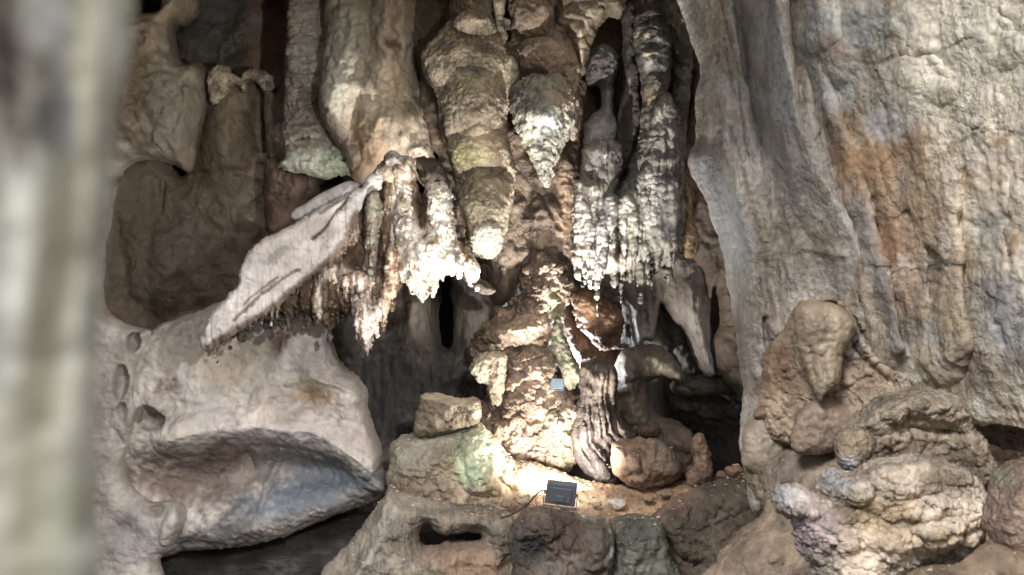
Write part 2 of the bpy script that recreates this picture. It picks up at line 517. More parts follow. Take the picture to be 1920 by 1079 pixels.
sheet('cave_wall', 'left side wall of the chamber', None, side_f(-1), 120, 90, ('#6b6154', '#4c443b'), 'rough_limestone', 'structure')
sheet('cave_wall', 'right side wall of the chamber', None, side_f(1), 120, 90, ('#6b6154', '#4c443b'), 'rough_limestone', 'structure')

LR = dict(edge=((5, 40), (2, 12)))

# ---- left wall: a sheet with hollows cut to give cast-shadow shapes
rock('cave_wall', 'mottled tan upper wall pierced by a hollow shaped like a cast shadow', None,
     [(90, -110), (700, -110), (760, 40), (760, 420), (700, 640), (640, 760), (560, 800), (380, 800), (250, 760), (90, 800), (60, 400)],
     12.6, 60, 40, step=3.5, back=1.2, kind='structure', mat='smooth_flowstone',
     holes=[[(300, 303), (262, 300), (232, 322), (214, 380), (204, 440), (195, 510), (196, 565), (215, 596), (262, 614), (310, 606), (350, 585), (420, 570), (600, 500), (640, 400), (640, 200), (600, -60), (392, -70), (372, 20), (345, 46), (328, 50), (332, 100), (350, 122), (376, 120), (390, 145), (388, 200), (374, 262), (358, 322), (334, 312)],
            [(258, -40), (300, -40), (306, 12), (290, 26), (262, 20)]],
     feats=[('b', 250, 160, 50, 110, 10, 26), ('b', 330, 220, 60, 90, 0, 22), ('l', [(385, 150), (392, 230), (360, 300)], 14, -16),
            ('l', [(356, 170), (352, 210), (345, 240)], 5, 9), ('b', 215, 300, 40, 30, 0, -14), ('b', 470, 230, 60, 110, 0, 14)],
     disp=[('fbm', 5, 60), ('fbm', 2.0, 14), ('pit', 2.2, 22)],
     col=('#a89b86', '#857762', 90), col2=('#6b5b48', 60, .24),
     patches=[(245, 190, 45, 110, 8, '#7d6849', .8), (300, 20, 60, 40, 0, '#a08d72', .7), (320, 200, 45, 70, 10, '#8b8676', .8),
              (255, 305, 60, 18, -15, '#c9c6b8', .9), (205, 440, 34, 170, 12, '#bdbab0', .9), (262, 308, 60, 18, -14, '#c9c6b8', .9), (219, 335, 18, 10, -20, '#4d3326', .9),
              (600, 320, 80, 60, 0, '#a59b88', .7)])
rock('rock_mass', 'smooth dark brown mass filling the shadow-shaped hollow in the left wall', 'rock',
     [(120, 260), (300, 250), (340, 330), (372, 250), (398, 158), (425, 146), (470, 146), (512, 160), (520, 240), (530, 300), (620, 330), (680, 420), (640, 560), (460, 640), (240, 680), (120, 600)],
     12.85, 46, 60, step=3, mat='smooth_flowstone', col=('#6a5b47', '#54483a', 120), back=.5, edge=((3, 30),), irr=.6,
     feats=[('l', [(485, 170), (478, 230), (488, 300)], 7, -12), ('b', 430, 260, 44, 80, 0, 26), ('r', [(440, 160), (440, 330)], 60, 30), ('b', 300, 420, 60, 120, 0, -20), ('l', [(225, 420), (240, 560), (300, 600)], 16, -12), ('l', [(305, 340), (302, 395)], 4, -10), ('b', 300, 480, 80, 100, 0, 40), ('l', [(360, 330), (450, 326), (520, 345)], 8, -8),
            ('b', 470, 400, 50, 40, 0, 24), ('l', [(470, 445), (500, 420), (520, 380)], 12, -12), ('l', [(285, 400), (280, 560)], 20, -10)],
     disp=[('fbm', 6, 60), ('fbm', 2.4, 14), ('pit', 2, 24)], patches=[(440, 260, 60, 100, 0, '#7a6a53', .8), (300, 470, 90, 140, 0, '#5c5343', .7), (430, 390, 60, 40, 0, '#6d6a55', .5)])
rock('dark_bulging_rock', 'blackish rock in the top hollow above the pale crust', 'rock',
     [(300, -120), (600, -120), (610, 260), (480, 320), (300, 280)],
     13.4, 60, 120, step=4, mat='smooth_flowstone', col=('#5a5850', '#45413b', 80), patches=[(520, 90, 50, 160, 0, '#7a5c42', .9)], back=.4,
     disp=[('fbm', 8, 60), ('fbm', 2, 14)])
rock('calcite_crust', 'pale ragged crust of calcite knobs capping the brown buttress', 'crust',
     [(392, 140), (408, 124), (430, 126), (438, 142), (452, 146), (462, 134), (488, 130), (505, 142), (518, 150), (516, 170), (500, 174), (484, 156), (470, 152), (460, 172), (444, 160), (424, 180), (404, 196), (394, 178)],
     12.45, 18, 12, step=2, mat='crusty_calcite', col=('#cfc0a4', '#94836b', 20), edge=((4, 14), (2, 6)), disp=[('lump', 2.2, 12), ('crumb', 4.5, 17), ('fbm', 2, 6)])
rock('rock_slab', 'dark slab edge standing right of the brown buttress', 'rock',
     [(498, 160), (520, 175), (532, 120), (545, -100), (600, -100), (600, 330), (527, 312), (502, 300)], 12.5, 34, 26, mat='smooth_flowstone', col=('#7d7463', '#665c4a', 60),
     patches=[(545, 60, 30, 110, 0, '#6e5038', .8)], disp=[('fbm', 3, 30)])
rock('rock_lobe', 'reddish brown lobe hanging under the faceted slab', 'rock',
     [(500, 300), (560, 322), (577, 332), (574, 356), (556, 392), (530, 430), (500, 430)], 12.15, 22, 24, mat='smooth_flowstone', col=('#6d5644', '#4d3a2c', 40), disp=[('fbm', 4, 22)])

# ---- the faceted hanging slab and the smooth bulge
rock('hanging_slab', 'angular grey slab with folded ledges and greenish white underside', 'rock slab',
     [(548, -120), (720, -120), (740, 300), (664, 332), (650, 326), (610, 336), (560, 324), (519, 314), (534, 296), (530, 240), (536, 150), (540, 60)],
     11.9, 34, 26, step=2.5, mat='laminated_rock', edge=((2, 20),), smooth=1,
     feats=[('saw', 62, 14, -12, .5), ('r', [(545, 120), (620, 145)], 18, 10), ('r', [(520, 314), (640, 290)], 40, 10), ('l', [(550, 150), (610, 130)], 5, 8)],
     disp=[('fbm', 5, 34, (1.6, 1, 1)), ('rid', 3, 16, (2, 1, .7)), ('crack', 4, 40)],
     col=('#a2988a', '#827665', 70), patches=[(585, 110, 50, 40, 0, '#b9b8a8', .7), (590, 306, 75, 22, 2, '#c3ccb8', .95), (640, 312, 30, 22, 0, '#b0bf9c', .8)])
rock('flowstone_bulge', 'large smooth grey bulge swelling down from the ceiling', 'flowstone',
     [(622, -120), (790, -120), (790, 20), (782, 110), (786, 170), (800, 230), (812, 290), (822, 340), (800, 350), (780, 330), (745, 300), (722, 320), (696, 345), (664, 340), (648, 300), (620, 250), (600, 205), (602, 150), (614, 60)],
     11.6, 78, 70, step=2.5, mat='smooth_flowstone', edge=((2, 30),),
     feats=[('b', 625, 175, 45, 80, 10, 22), ('b', 735, 100, 40, 120, 0, 26), ('l', [(697, -50), (690, 110), (660, 250), (690, 330)], 16, -16),
            ('l', [(745, -20), (752, 30), (745, 60)], 6, -9), ('b', 737, 88, 18, 10, 10, -10), ('b', 722, 190, 34, 16, 0, -10), ('b', 790, 290, 14, 50, -10, 12), ('fl', 26, 4, 6, .1)],
     disp=[('fbm', 5, 45), ('fbm', 2.5, 12), ('pit', 3, 26)],
     col=('#a2957f', '#837562', 90), col2=('#6e5843', 50, .22),
     patches=[(640, 90, 30, 100, 8, '#a3a28d', .7), (630, 170, 28, 50, 10, '#b9b6a6', .6), (690, 250, 30, 30, 0, '#8d7848', .6), (700, 290, 34, 50, 0, '#87684a', .7),
              (740, 160, 30, 60, 0, '#b09b78', .6), (750, 40, 30, 40, 0, '#a8957c', .7), (634, 270, 16, 24, 20, '#6f615c', .7), (737, 88, 16, 9, 10, '#4e2f24', .9)])

# ---- the white shelf and its ragged hanging drapery
rock('flowstone_shelf', 'long white tongue of flowstone slanting down to the left with a ragged rim', 'flowstone',
     [(379, 648), (384, 615), (400, 585), (432, 552), (448, 535), (452, 500), (478, 462), (540, 425), (600, 392), (650, 362), (678, 352), (690, 332), (700, 326), (716, 330), (712, 356), (690, 362), (670, 404), (656, 446), (628, 480), (596, 512), (564, 536), (526, 570), (484, 600), (442, 622), (410, 643), (394, 657)],
     9.98, 15, 20, ax=.10, ay=.0, step=2, mat='smooth_flowstone', edge=((3.5, 18), (2.5, 7)), irr=.5,
     teeth=teeth_along([(394, 645), (440, 612), (500, 580), (560, 532), (625, 478), (665, 415)], 34, (8, 16), (6, 44), 1, dx=-5),
     feats=[('l', [(655, 372), (610, 425), (588, 450)], 3, -5), ('l', [(520, 410), (560, 390), (640, 362)], 6, -5), ('b', 520, 480, 40, 14, -35, -6), ('r', [(400, 600), (470, 520), (640, 400)], 50, 8)],
     disp=[('fbm', 3, 50), ('fbm', 1.5, 10), ('pit', 2.2, 12, (1.6, 1, 1)), ('rid', 1.2, 10, (1, 1, 2))],
     col=('#d2ccc7', '#b7b0a9', 60), patches=[(525, 475, 28, 10, -40, '#7e7871', .7), ('line', [(655, 372), (610, 425), (588, 450)], 3.5, '#4a3c30', .9), ('line', [(440, 600), (500, 545), (560, 505)], 3.5, '#5a4a3c', .8),
              ('line', [(394, 655), (442, 624), (484, 602), (526, 572), (564, 538), (596, 514), (628, 482), (656, 448), (670, 406)], 13, '#6f5b48', .9), ('line', [(540, 425), (640, 370), (690, 345)], 5, '#a0958b', .6), ('line', [(460, 570), (520, 520)], 3, '#6a5a4c', .8), ('line', [(600, 400), (660, 366)], 2.5, '#5a4a3e', .7)])
rock('flowstone_shelf', 'thin grey upper plate behind the white tongue', 'flowstone',
     [(546, 402), (575, 380), (612, 358), (650, 342), (676, 346), (670, 368), (640, 380), (600, 400), (562, 416)], 10.3, 10, 10, step=2.5, mat='smooth_flowstone', col=('#b3b0ae', '#989491', 50), edge=((2, 12),), disp=[('fbm', 2, 20)])
TE2 = teeth_along([(400, 640), (470, 605), (540, 590), (600, 600), (648, 590)], 30, (7, 15), (4, 36), 2) + \
      teeth_along([(650, 560), (690, 628), (715, 590), (745, 530)], 13, (9, 18), (14, 34), 3) + \
      [(686, 600, 34, 66, 2), (676, 590, 22, 40, 0), (700, 580, 20, 40, 0), (600, 560, 18, 48, -8), (572, 560, 12, 36, 0), (500, 590, 14, 28, -3), (615, 560, 12, 60, -3)]
brown_dr = rock('cave_drapery', 'ragged brown hanging drapery with white streaks and icicle fringe', 'drapery',
     [(398, 640), (440, 600), (500, 560), (560, 510), (620, 450), (655, 420), (668, 385), (690, 360), (720, 330), (742, 318), (768, 330), (768, 400), (760, 480), (748, 540), (718, 590), (690, 622), (668, 600), (640, 585), (600, 590), (540, 585), (480, 600), (430, 640)],
     10.35, 50, 60, ax=.10, step=2, mat='streaked_flowstone', edge=((7, 24), (5, 9)), teeth=TE2, power=.6,
     feats=[('fl', 22, 13, 5, .12), ('fl', 9, 5, 6, .15), ('r', [(668, 385), (640, 470), (600, 590)], 24, 18), ('r', [(735, 330), (722, 420), (700, 600)], 26, 16), ('b', 700, 470, 26, 80, 8, -40), ('b', 650, 500, 26, 50, 20, -34),
            ('l', [(748, 330), (745, 420), (742, 530)], 8, 14)],
     disp=[('fbm', 6, 22, (1, 1, 2)), ('rid', 4, 9, (1, 1, 3)), ('fbm', 2, 5)],
     col=('#7d644a', '#513e2c', 40), col2=('#d6cabc', 8, .16, 5),
     patches=[(540, 600, 120, 28, -8, '#4a4230', .7), ('line', [(690, 650), (684, 600), (680, 560)], 13, '#dccfc4', .75), ('line', [(715, 590), (735, 520), (742, 480)], 8, '#dac6ae', .8), ('line', [(745, 330), (744, 420), (742, 520)], 8, '#e6dccb', .85),
              ('line', [(600, 500), (660, 520), (700, 525)], 12, '#cdbfae', .7), ('line', [(620, 480), (604, 540), (598, 595)], 7, '#d8cec2', .8), ('line', [(690, 375), (692, 430), (686, 500)], 7, '#d8ccbb', .7), ('line', [(712, 380), (706, 440), (700, 500)], 5, '#b9c9ba', .8)])
DB = dict(step=2, mat='streaked_flowstone', edge=((4, 16), (3, 7)), parent=brown_dr, disp=[('rid', 3.5, 9, (1, 1, 4)), ('fbm', 5, 20, (1, 1, 2)), ('fbm', 1.8, 6)], col2=('#6b4f36', 8, .0, 4))
rock('icicle_fringe', None, None, [(612, 470), (628, 470), (622, 500), (634, 520), (622, 545), (606, 560), (596, 540), (604, 510)], 10.2, 18, 12, col=('#ddd2c8', '#b5a698', 14), teeth=[(600, 545, 16, 62, -4), (614, 540, 12, 34, 0), (628, 520, 10, 30, 0)], **DB)
rock('icicle_fringe', None, None, [(640, 520), (680, 512), (700, 530), (690, 545), (660, 540), (644, 540)], 10.15, 16, 10, col=('#d6cabd', '#9c856e', 12), teeth=[(650, 535, 9, 28), (662, 535, 8, 22), (676, 535, 10, 38), (690, 535, 12, 36)], **DB)
rock('icicle_fringe', None, None, [(664, 570), (684, 560), (704, 572), (712, 560), (724, 570), (712, 600), (700, 622), (686, 640), (672, 625), (664, 600)], 10.12, 24, 16, col=('#d9cdc4', '#a08c7c', 14), teeth=[(686, 620, 18, 50, 2), (672, 600, 12, 36, -2), (704, 600, 12, 36, 3)], **DB)
rock('icicle_fringe', None, None, [(726, 470), (742, 460), (746, 500), (740, 540), (728, 570), (716, 590), (714, 560), (722, 520)], 10.14, 20, 12, col=('#dcc9ae', '#a4805a', 14), teeth=[(726, 560, 14, 50, -8), (738, 530, 10, 40, -3)], **DB)
rock('icicle_fringe', None, None, [(690, 372), (708, 366), (716, 400), (708, 440), (698, 470), (690, 440)], 10.12, 16, 10, col=('#a89a84', '#6f7666', 12), teeth=[(700, 450, 12, 74, -6), (692, 420, 10, 60, 0)], **DB)
# brilliantly lit drapery to its right
TE3 = [(790, 530, 52, 36, 3), (772, 520, 24, 34, 2), (812, 500, 24, 56, 0), (830, 490, 18, 36, 0), (846, 480, 16, 44, 2), (858, 480, 16, 40, 4), (872, 490, 20, 48, 12), (884, 500, 16, 44, 10)] + \
      teeth_along([(770, 520), (800, 530), (840, 500), (880, 500)], 10, (6, 10), (10, 26), 4)
rock('cave_drapery', 'brilliant white crusty drapery lit to a glare beside the central stalactite', 'drapery',
     [(722, 300), (735, 282), (752, 292), (775, 300), (776, 318), (780, 345), (790, 378), (798, 358), (806, 346), (830, 342), (842, 360), (846, 400), (858, 470), (874, 500), (850, 510), (812, 520), (788, 542), (768, 520), (752, 530), (744, 480), (740, 420), (742, 360), (720, 340), (700, 350), (694, 336)],
     10.28, 40, 30, step=2, mat='crusty_calcite', edge=((3, 14), (2, 6)), teeth=TE3,
     feats=[('fl', 16, 8, 5, 0), ('b', 786, 380, 13, 54, -6, -34), ('b', 820, 400, 20, 50, 0, 10), ('b', 800, 480, 40, 40, 0, 16), ('l', [(856, 380), (862, 450), (880, 500)], 7, -9), ('b', 735, 300, 20, 8, 0, 14)],
     disp=[('lump', 1.8, 9), ('crumb', 3.6, 13), ('fbm', 5, 22, (1, 1, 2)), ('rid', 3, 7, (1, 1, 2))],
     col=('#efe8dc', '#d3c3a8', 24), col2=('#86683f', 20, .1, 2.5),
     patches=[(787, 376, 15, 60, -8, '#5f4629', 1), (730, 330, 40, 24, 0, '#a98550', .5), ('line', [(856, 380), (862, 450), (876, 490)], 5, '#80592f', .9), (735, 300, 30, 12, 0, '#c0bdb3', .7), (790, 400, 8, 26, 0, '#6e4f2e', .8)])
rock('rock_spur', 'dark brown spur hanging between the white drapery and the central stalactite', 'rock',
     [(770, 300), (820, 300), (838, 330), (850, 380), (872, 470), (900, 520), (930, 545), (900, 550), (860, 510), (840, 440), (826, 352), (814, 348), (800, 352), (786, 330)],
     10.75, 26, 20, step=3, mat='rough_limestone', col=('#5b4a36', '#3d3226', 40), edge=((3, 14),), disp=[('fbm', 4, 18)])

# ---- central stalactites (stacked lobes, one body each)
CR = dict(mat='crusty_calcite', step=2, back=.9)
rock('stalactite', 'thick central stalactite of four stacked crusty domes', 'stalactite',
     [(860, -110), (915, -110), (925, -20), (922, 30), (944, 70), (952, 100), (945, 140), (950, 200), (946, 250), (962, 300), (966, 350), (955, 400), (944, 440), (938, 468), (916, 485), (890, 478), (878, 452), (868, 410), (856, 370), (848, 320), (832, 260), (826, 220), (818, 175), (800, 150), (792, 120), (800, 86), (828, 58), (850, 36), (846, 20)],
     10.9, 52, 44, edge=((3, 22), (1.5, 7)), ay=-.0,
     feats=[('E', 872, 120, 82, 66, -6, 78), ('E', 886, 208, 68, 82, 0, 108), ('E', 893, 292, 66, 62, -8, 98), ('E', 908, 402, 60, 86, 0, 122), ('e', 916, 452, 32, 34, 0, 14), ('E', 888, 46, 46, 28, 6, 92), ('b', 930, 60, 20, 30, 0, -16),
            ('l', [(838, 262), (900, 236), (940, 250)], 8, -14), ('l', [(850, 340), (900, 318), (960, 330)], 9, -18), ('b', 836, 205, 12, 20, 0, -22)],
     disp=[('lump', 1.2, 9), ('crumb', 2.3, 13), ('fbm', 6, 36), ('fbm', 2.5, 10), ('rid', 2, 16, (1.4, 1, .8))],
     col=('#a39276', '#887860', 50), col2=('#6a5a4a', 30, .25),
     patches=[(880, 290, 40, 26, 0, '#8f8a52', .75), (880, 170, 40, 20, 0, '#938c60', .6), (885, 130, 36, 16, 0, '#49453a', .7), (910, 330, 50, 10, 5, '#4e3f33', .7), (905, 410, 50, 60, 0, '#8e8468', .6), (915, 450, 26, 20, 0, '#a9a89e', .7), (930, 270, 20, 30, 0, '#a98c70', .6)], mat='crusty_calcite', step=2, back=.9)  # dark bands between the domes paint their upward shadows into the colour
rock('stalactite', 'pointed grey green cone stalactite right of the domed one', 'stalactite',
     [(958, 180), (980, 150), (1020, 140), (1060, 150), (1078, 180), (1076, 230), (1060, 262), (1048, 285), (1038, 320), (1028, 350), (1014, 338), (1002, 310), (990, 280), (972, 250), (962, 220)],
     10.75, 56, 44, edge=((3, 16), (2, 7)), feats=[('E', 1020, 205, 56, 56, 0, 74), ('e', 1018, 270, 46, 80, 0, 14), ('b', 1010, 220, 30, 20, 0, 8)],
     disp=[('lump', 2.2, 13), ('crumb', 4.5, 18), ('fbm', 5, 30), ('lump', 1.1, 6), ('crumb', 2.2, 8)], col=('#a5a290', '#8a8778', 34), col2=('#5c5c4c', 18, .22),
     patches=[(975, 200, 20, 18, 0, '#5d5b4c', .5), (1060, 190, 24, 30, 0, '#b29c7e', .8), (992, 254, 6, 9, 0, '#c9b58e', .95), (1030, 230, 24, 24, 0, '#acb1ae', .8)], **CR)
rock('crusty_boss', 'lumpy pinkish boss of rock above the pointed cone', 'rock',
     [(955, -110), (1050, -110), (1052, -20), (1040, 30), (1060, 60), (1078, 95), (1090, 130), (1084, 170), (1080, 260), (1064, 240), (1060, 170), (1020, 150), (985, 140), (974, 150), (962, 200), (948, 196), (944, 160), (940, 110), (956, 80), (958, 40), (952, -20)],
     11.0, 46, 36, edge=((4, 20), (2, 8)), feats=[('E', 996, 30, 44, 48, 0, 74), ('E', 1018, 104, 64, 40, 8, 84), ('E', 1010, 196, 60, 60, 0, 60), ('b', 985, 72, 30, 8, 0, -16), ('l', [(1038, 40), (1028, 62), (960, 90)], 7, -14), ('l', [(1036, -60), (1028, 20)], 5, -10), ('b', 965, 60, 9, 12, 0, -16)],
     disp=[('lump', 3.1, 26), ('crumb', 6.3, 36), ('lump', 1.4, 10), ('crumb', 2.7, 14), ('fbm', 4, 20)], col=('#b09c82', '#937d66', 40), col2=('#6b5543', 24, .26), patches=[(1056, 100, 30, 40, 0, '#b7a084', .6)], **CR)
rock('stalactite', 'slim pale finger hanging between the two thick stalactites', 'stalactite',
     [(912, -110), (946, -110), (948, -10), (944, 40), (952, 68), (944, 76), (934, 60), (926, 20)], 10.85, 18, 14, disp=[('fbm', 3, 18), ('lump', 0.7, 7), ('crumb', 1.4, 10)], col=('#b0a48a', '#94866c', 30), **CR)
rock('stalactite', 'narrow pale tapering blade below the saddle of the two stalactites', 'stalactite',
     [(928, 118), (960, 105), (974, 130), (966, 160), (954, 190), (946, 196), (940, 160)], 10.86, 18, 14, disp=[('fbm', 3, 18), ('lump', 0.7, 7), ('crumb', 1.4, 10)], col=('#b5a98c', '#97896d', 30), **CR)
# rock behind them
rock('rock_column', 'dark brown rock column behind the central stalactites', 'rock column',
     [(780, -110), (1290, -110), (1300, 200), (1290, 380), (1260, 470), (1160, 490), (1080, 520), (1040, 560), (1000, 540), (980, 510), (960, 560), (925, 570), (900, 520), (880, 480), (850, 400), (820, 300), (795, 240), (786, 150)],
     11.6, 46, 40, step=3, edge=((4, 26),), mat='rough_limestone',
     feats=[('r', [(1058, 300), (1060, 380), (1050, 470)], 26, 30), ('b', 1130, 190, 36, 130, 0, -50), ('r', [(1215, 200), (1190, 300), (1150, 420)], 30, 40), ('r', [(1180, 100), (1170, 300)], 20, 30), ('r', [(930, 420), (950, 540)], 30, 24), ('e', 1018, 420, 36, 50, 0, 24), ('l', [(996, 280), (990, 400), (1000, 500)], 10, -16), ('l', [(1008, 360), (1050, 430)], 5, -10), ('b', 812, 130, 22, 110, -8, 16)],
     disp=[('fbm', 6, 44, (1, 1, 2)), ('fbm', 3, 14)], col=('#6d5b48', '#52443a', 60), patches=[(1058, 380, 18, 70, 0, '#866b50', .7), (810, 80, 24, 130, 0, '#5c543f', .8)], back=.5)
rock('rock_column', 'tan rock bulging down from the ceiling beside the deep niche', 'rock column',
     [(1030, -110), (1190, -110), (1182, -40), (1170, 10), (1160, 30), (1140, 30), (1126, 48), (1110, 80), (1098, 120), (1092, 140), (1076, 110), (1060, 70), (1042, 50), (1036, 10)],
     11.05, 44, 34, step=2.5, edge=((3, 20),), mat='rough_limestone', feats=[('e', 1076, 50, 30, 22, 10, 16), ('l', [(1060, 40), (1090, 40), (1104, 66)], 5, -9)],
     disp=[('fbm', 6, 34), ('lump', 1.4, 14), ('crumb', 2.7, 20)], col=('#98896f', '#7d6e58', 50))
# the niche group
rock('stalactite', 'grey round-headed stalactite hanging in the dark niche', 'stalactite',
     [(1110, 92), (1140, 86), (1158, 106), (1160, 130), (1152, 150), (1148, 200), (1160, 240), (1150, 270), (1140, 300), (1120, 272), (1096, 284), (1096, 250), (1102, 225), (1128, 200), (1124, 162), (1104, 160), (1098, 130)],
     11.35, 26, 20, edge=((2.5, 12), (1.5, 5)), feats=[('e', 1128, 128, 32, 38, 0, 16), ('fl', 12, 4, 4, 0)], disp=[('lump', 1.1, 8, (1, 1, 1.8)), ('crumb', 2.2, 11, (1, 1, 1.8)), ('fbm', 3, 16)],
     col=('#a9a5a0', '#928d88', 30), patches=[(1128, 125, 36, 40, 0, '#77716a', .85), (1130, 255, 36, 40, 0, '#cfcbc8', .8)], **CR)
rock('rock_fin', 'greenish grey slanting rock fin between the niche and the next stalactite', 'rock',
     [(1165, 20), (1190, 10), (1196, 80), (1200, 160), (1206, 230), (1190, 290), (1170, 330), (1150, 380), (1128, 420), (1118, 400), (1140, 340), (1150, 290), (1160, 220), (1168, 120)],
     11.3, 28, 18, step=2.5, mat='streaked_flowstone', edge=((3, 14),), feats=[('fl', 16, 6, 6, .25)], disp=[('fbm', 4, 20, (1, 1, 2))], col=('#62584a', '#4b4539', 40), patches=[('line', [(1180, 150), (1170, 190), (1150, 250)], 4, '#aaa69e', .8), ('line', [(1150, 290), (1140, 330), (1120, 380)], 7, '#bdb8ac', .8)])
rock('stalactite', 'banded grey and tan stalactite right of the niche', 'stalactite',
     [(1192, 30), (1216, 0), (1244, 20), (1256, 80), (1258, 130), (1250, 180), (1244, 210), (1226, 222), (1208, 206), (1202, 160), (1194, 110), (1188, 60)],
     11.05, 40, 28, edge=((2.5, 14), (1.5, 6)), feats=[('e', 1226, 100, 36, 50, 10, 16), ('e', 1226, 180, 26, 42, 0, 10), ('saw', 26, 7, 5, .5)], disp=[('lump', 1.2, 9), ('crumb', 2.3, 13), ('fbm', 4, 20)],
     col=('#7d7870', '#65615a', 30), patches=[(1228, 190, 26, 26, 0, '#ad9c75', .85), (1200, 66, 12, 12, 0, '#c9b692', .9), (1226, 20, 36, 26, 0, '#453f33', .8), (1214, 105, 12, 10, -30, '#a19678', .8)], **CR)
rock('rock_column', 'pale crusty rock column at the right of the banded stalactite', 'rock column',
     [(1236, 10), (1262, -110), (1300, -110), (1300, 60), (1298, 120), (1290, 200), (1284, 300), (1284, 430), (1262, 470), (1240, 400), (1230, 240), (1256, 190), (1258, 100)],
     11.3, 34, 24, step=2.5, mat='crusty_calcite', edge=((3, 16), (2, 7)), disp=[('lump', 1.8, 16), ('crumb', 3.6, 22), ('fbm', 4, 24), ('lump', 0.9, 7), ('crumb', 1.8, 10)], col=('#a29a84', '#82796a', 30), col2=('#4b483a', 22, .2),
     patches=[(1256, 50, 18, 34, 0, '#c7b79a', .8)])
TE4 = teeth_along([(1075, 470), (1120, 500), (1180, 510), (1240, 490), (1275, 440)], 34, (8, 18), (8, 70), 6) + \
      [(1082, 380, 12, 70, -6), (1124, 470, 22, 60, -6), (1168, 440, 16, 70, 2), (1214, 460, 12, 76, 2), (1200, 470, 18, 70, -3), (1240, 470, 26, 40, 0), (1104, 480, 22, 60, 4), (1150, 490, 18, 50, 2), (1258, 440, 20, 40, 0)]
curtain = rock('cave_drapery', 'pale grey drapery of icicles under the right stalactites', 'drapery',
     [(1086, 350), (1092, 300), (1102, 270), (1150, 262), (1166, 290), (1160, 330), (1150, 372), (1162, 352), (1178, 330), (1192, 290), (1204, 250), (1210, 200), (1250, 180), (1268, 220), (1276, 290), (1282, 340), (1284, 400), (1276, 440), (1264, 470), (1240, 490), (1210, 496), (1180, 510), (1140, 512), (1110, 508), (1080, 500), (1072, 470), (1078, 410)],
     11.0, 50, 40, edge=((4, 18), (3, 8)), teeth=TE4, step=2, mat='streaked_flowstone',
     feats=[('fl', 22, 12, 5, .05), ('fl', 8, 5, 6, .08), ('e', 1246, 370, 44, 110, 0, 26), ('b', 1165, 440, 12, 60, 0, -26), ('b', 1190, 430, 8, 50, 0, -16), ('e', 1240, 262, 28, 24, 0, 10), ('l', [(1226, 348), (1250, 340), (1272, 346)], 4, -10), ('b', 1110, 420, 12, 50, 0, -10), ('b', 1150, 520, 14, 30, 0, -18)],
     disp=[('rid', 3.5, 12, (1, 1, 5)), ('fbm', 7, 26, (1, 1, 3)), ('fbm', 2, 7, (1, 1, 1.5))],
     col=('#a8a298', '#88827a', 30), col2=('#5e584a', 14, .08, 4), patches=[(1235, 400, 36, 70, 0, '#cdc9c2', .7), (1200, 300, 14, 50, 10, '#8b887d', .7), (1090, 480, 30, 50, 0, '#85806c', .7), (1216, 470, 14, 60, 0, '#aab09c', .6), (1150, 500, 14, 50, 0, '#5a4a3c', .7)])
DR = dict(step=2, mat='streaked_flowstone', edge=((4, 16), (3, 7)), parent=curtain, disp=[('rid', 3, 9, (1, 1, 4)), ('fbm', 5, 22, (1, 1, 2)), ('fbm', 1.6, 6)])
rock('icicle_fringe', None, None, [(1084, 350), (1108, 340), (1126, 350), (1130, 372), (1116, 400), (1110, 440), (1096, 470), (1084, 450), (1078, 400)], 10.82, 24, 16, col=('#a79f94', '#91887d', 24),
     teeth=[(1084, 380, 12, 82, -6), (1098, 440, 22, 80, -2), (1112, 420, 16, 90, -3)], **DR)
rock('icicle_fringe', None, None, [(1128, 368), (1140, 362), (1156, 372), (1160, 400), (1150, 430), (1134, 470), (1120, 490), (1110, 470), (1112, 430), (1124, 400)], 10.8, 22, 16, col=('#a39f9b', '#8d8884', 24),
     teeth=[(1128, 470, 24, 70, -8), (1112, 480, 14, 52, -6), (1146, 420, 12, 60, -4)], **DR)
rock('icicle_fringe', None, None, [(1160, 372), (1186, 356), (1204, 372), (1206, 410), (1200, 440), (1178, 452), (1164, 430)], 10.8, 24, 16, col=('#9d9a89', '#888575', 24),
     teeth=[(1170, 430, 16, 64, 1), (1186, 440, 20, 60, 2), (1200, 430, 14, 72, -2)], **DR)
rock('icicle_fringe', None, None, [(1200, 330), (1216, 310), (1240, 330), (1270, 336), (1276, 390), (1268, 440), (1244, 470), (1222, 460), (1206, 420), (1196, 370)], 10.78, 32, 24, col=('#afaaa4', '#9c968e', 24), feats=[('l', [(1222, 350), (1228, 420)], 5, -12), ('l', [(1250, 360), (1248, 430)], 5, -8)],
     teeth=[(1214, 400, 12, 128, 0), (1206, 400, 10, 60, -2), (1234, 450, 22, 58, -3), (1252, 440, 18, 60, 0), (1268, 420, 14, 40, 2)], **DR)
rock('stalactite', 'small orange knobbly stalactite tip at the end of the drapery', 'stalactite',
     [(1278, 330), (1292, 340), (1298, 400), (1306, 430), (1310, 464), (1298, 482), (1282, 476), (1276, 440), (1280, 400)], 10.9, 22, 16,
     disp=[('lump', 1.8, 10), ('crumb', 3.6, 14), ('fbm', 2, 8)], col=('#c7a878', '#9a7c55', 16), edge=((2, 8),), **CR)
rock('rock_column', 'plain brown shaded column left of the slanting flowstone', 'rock column',
     [(1270, -110), (1330, -110), (1330, 100), (1350, 300), (1400, 500), (1420, 760), (1350, 700), (1336, 640), (1352, 600), (1340, 540), (1330, 560), (1310, 500), (1290, 470), (1268, 330), (1276, 260), (1290, 160), (1284, 60)],
     11.5, 40, 34, step=3, mat='smooth_flowstone', edge=((3, 24),), feats=[('fl', 40, 5, 6, -.1)], disp=[('fbm', 4, 40), ('fbm', 1.5, 10)], col=('#7a6c5d', '#685a4c', 60), back=.5)

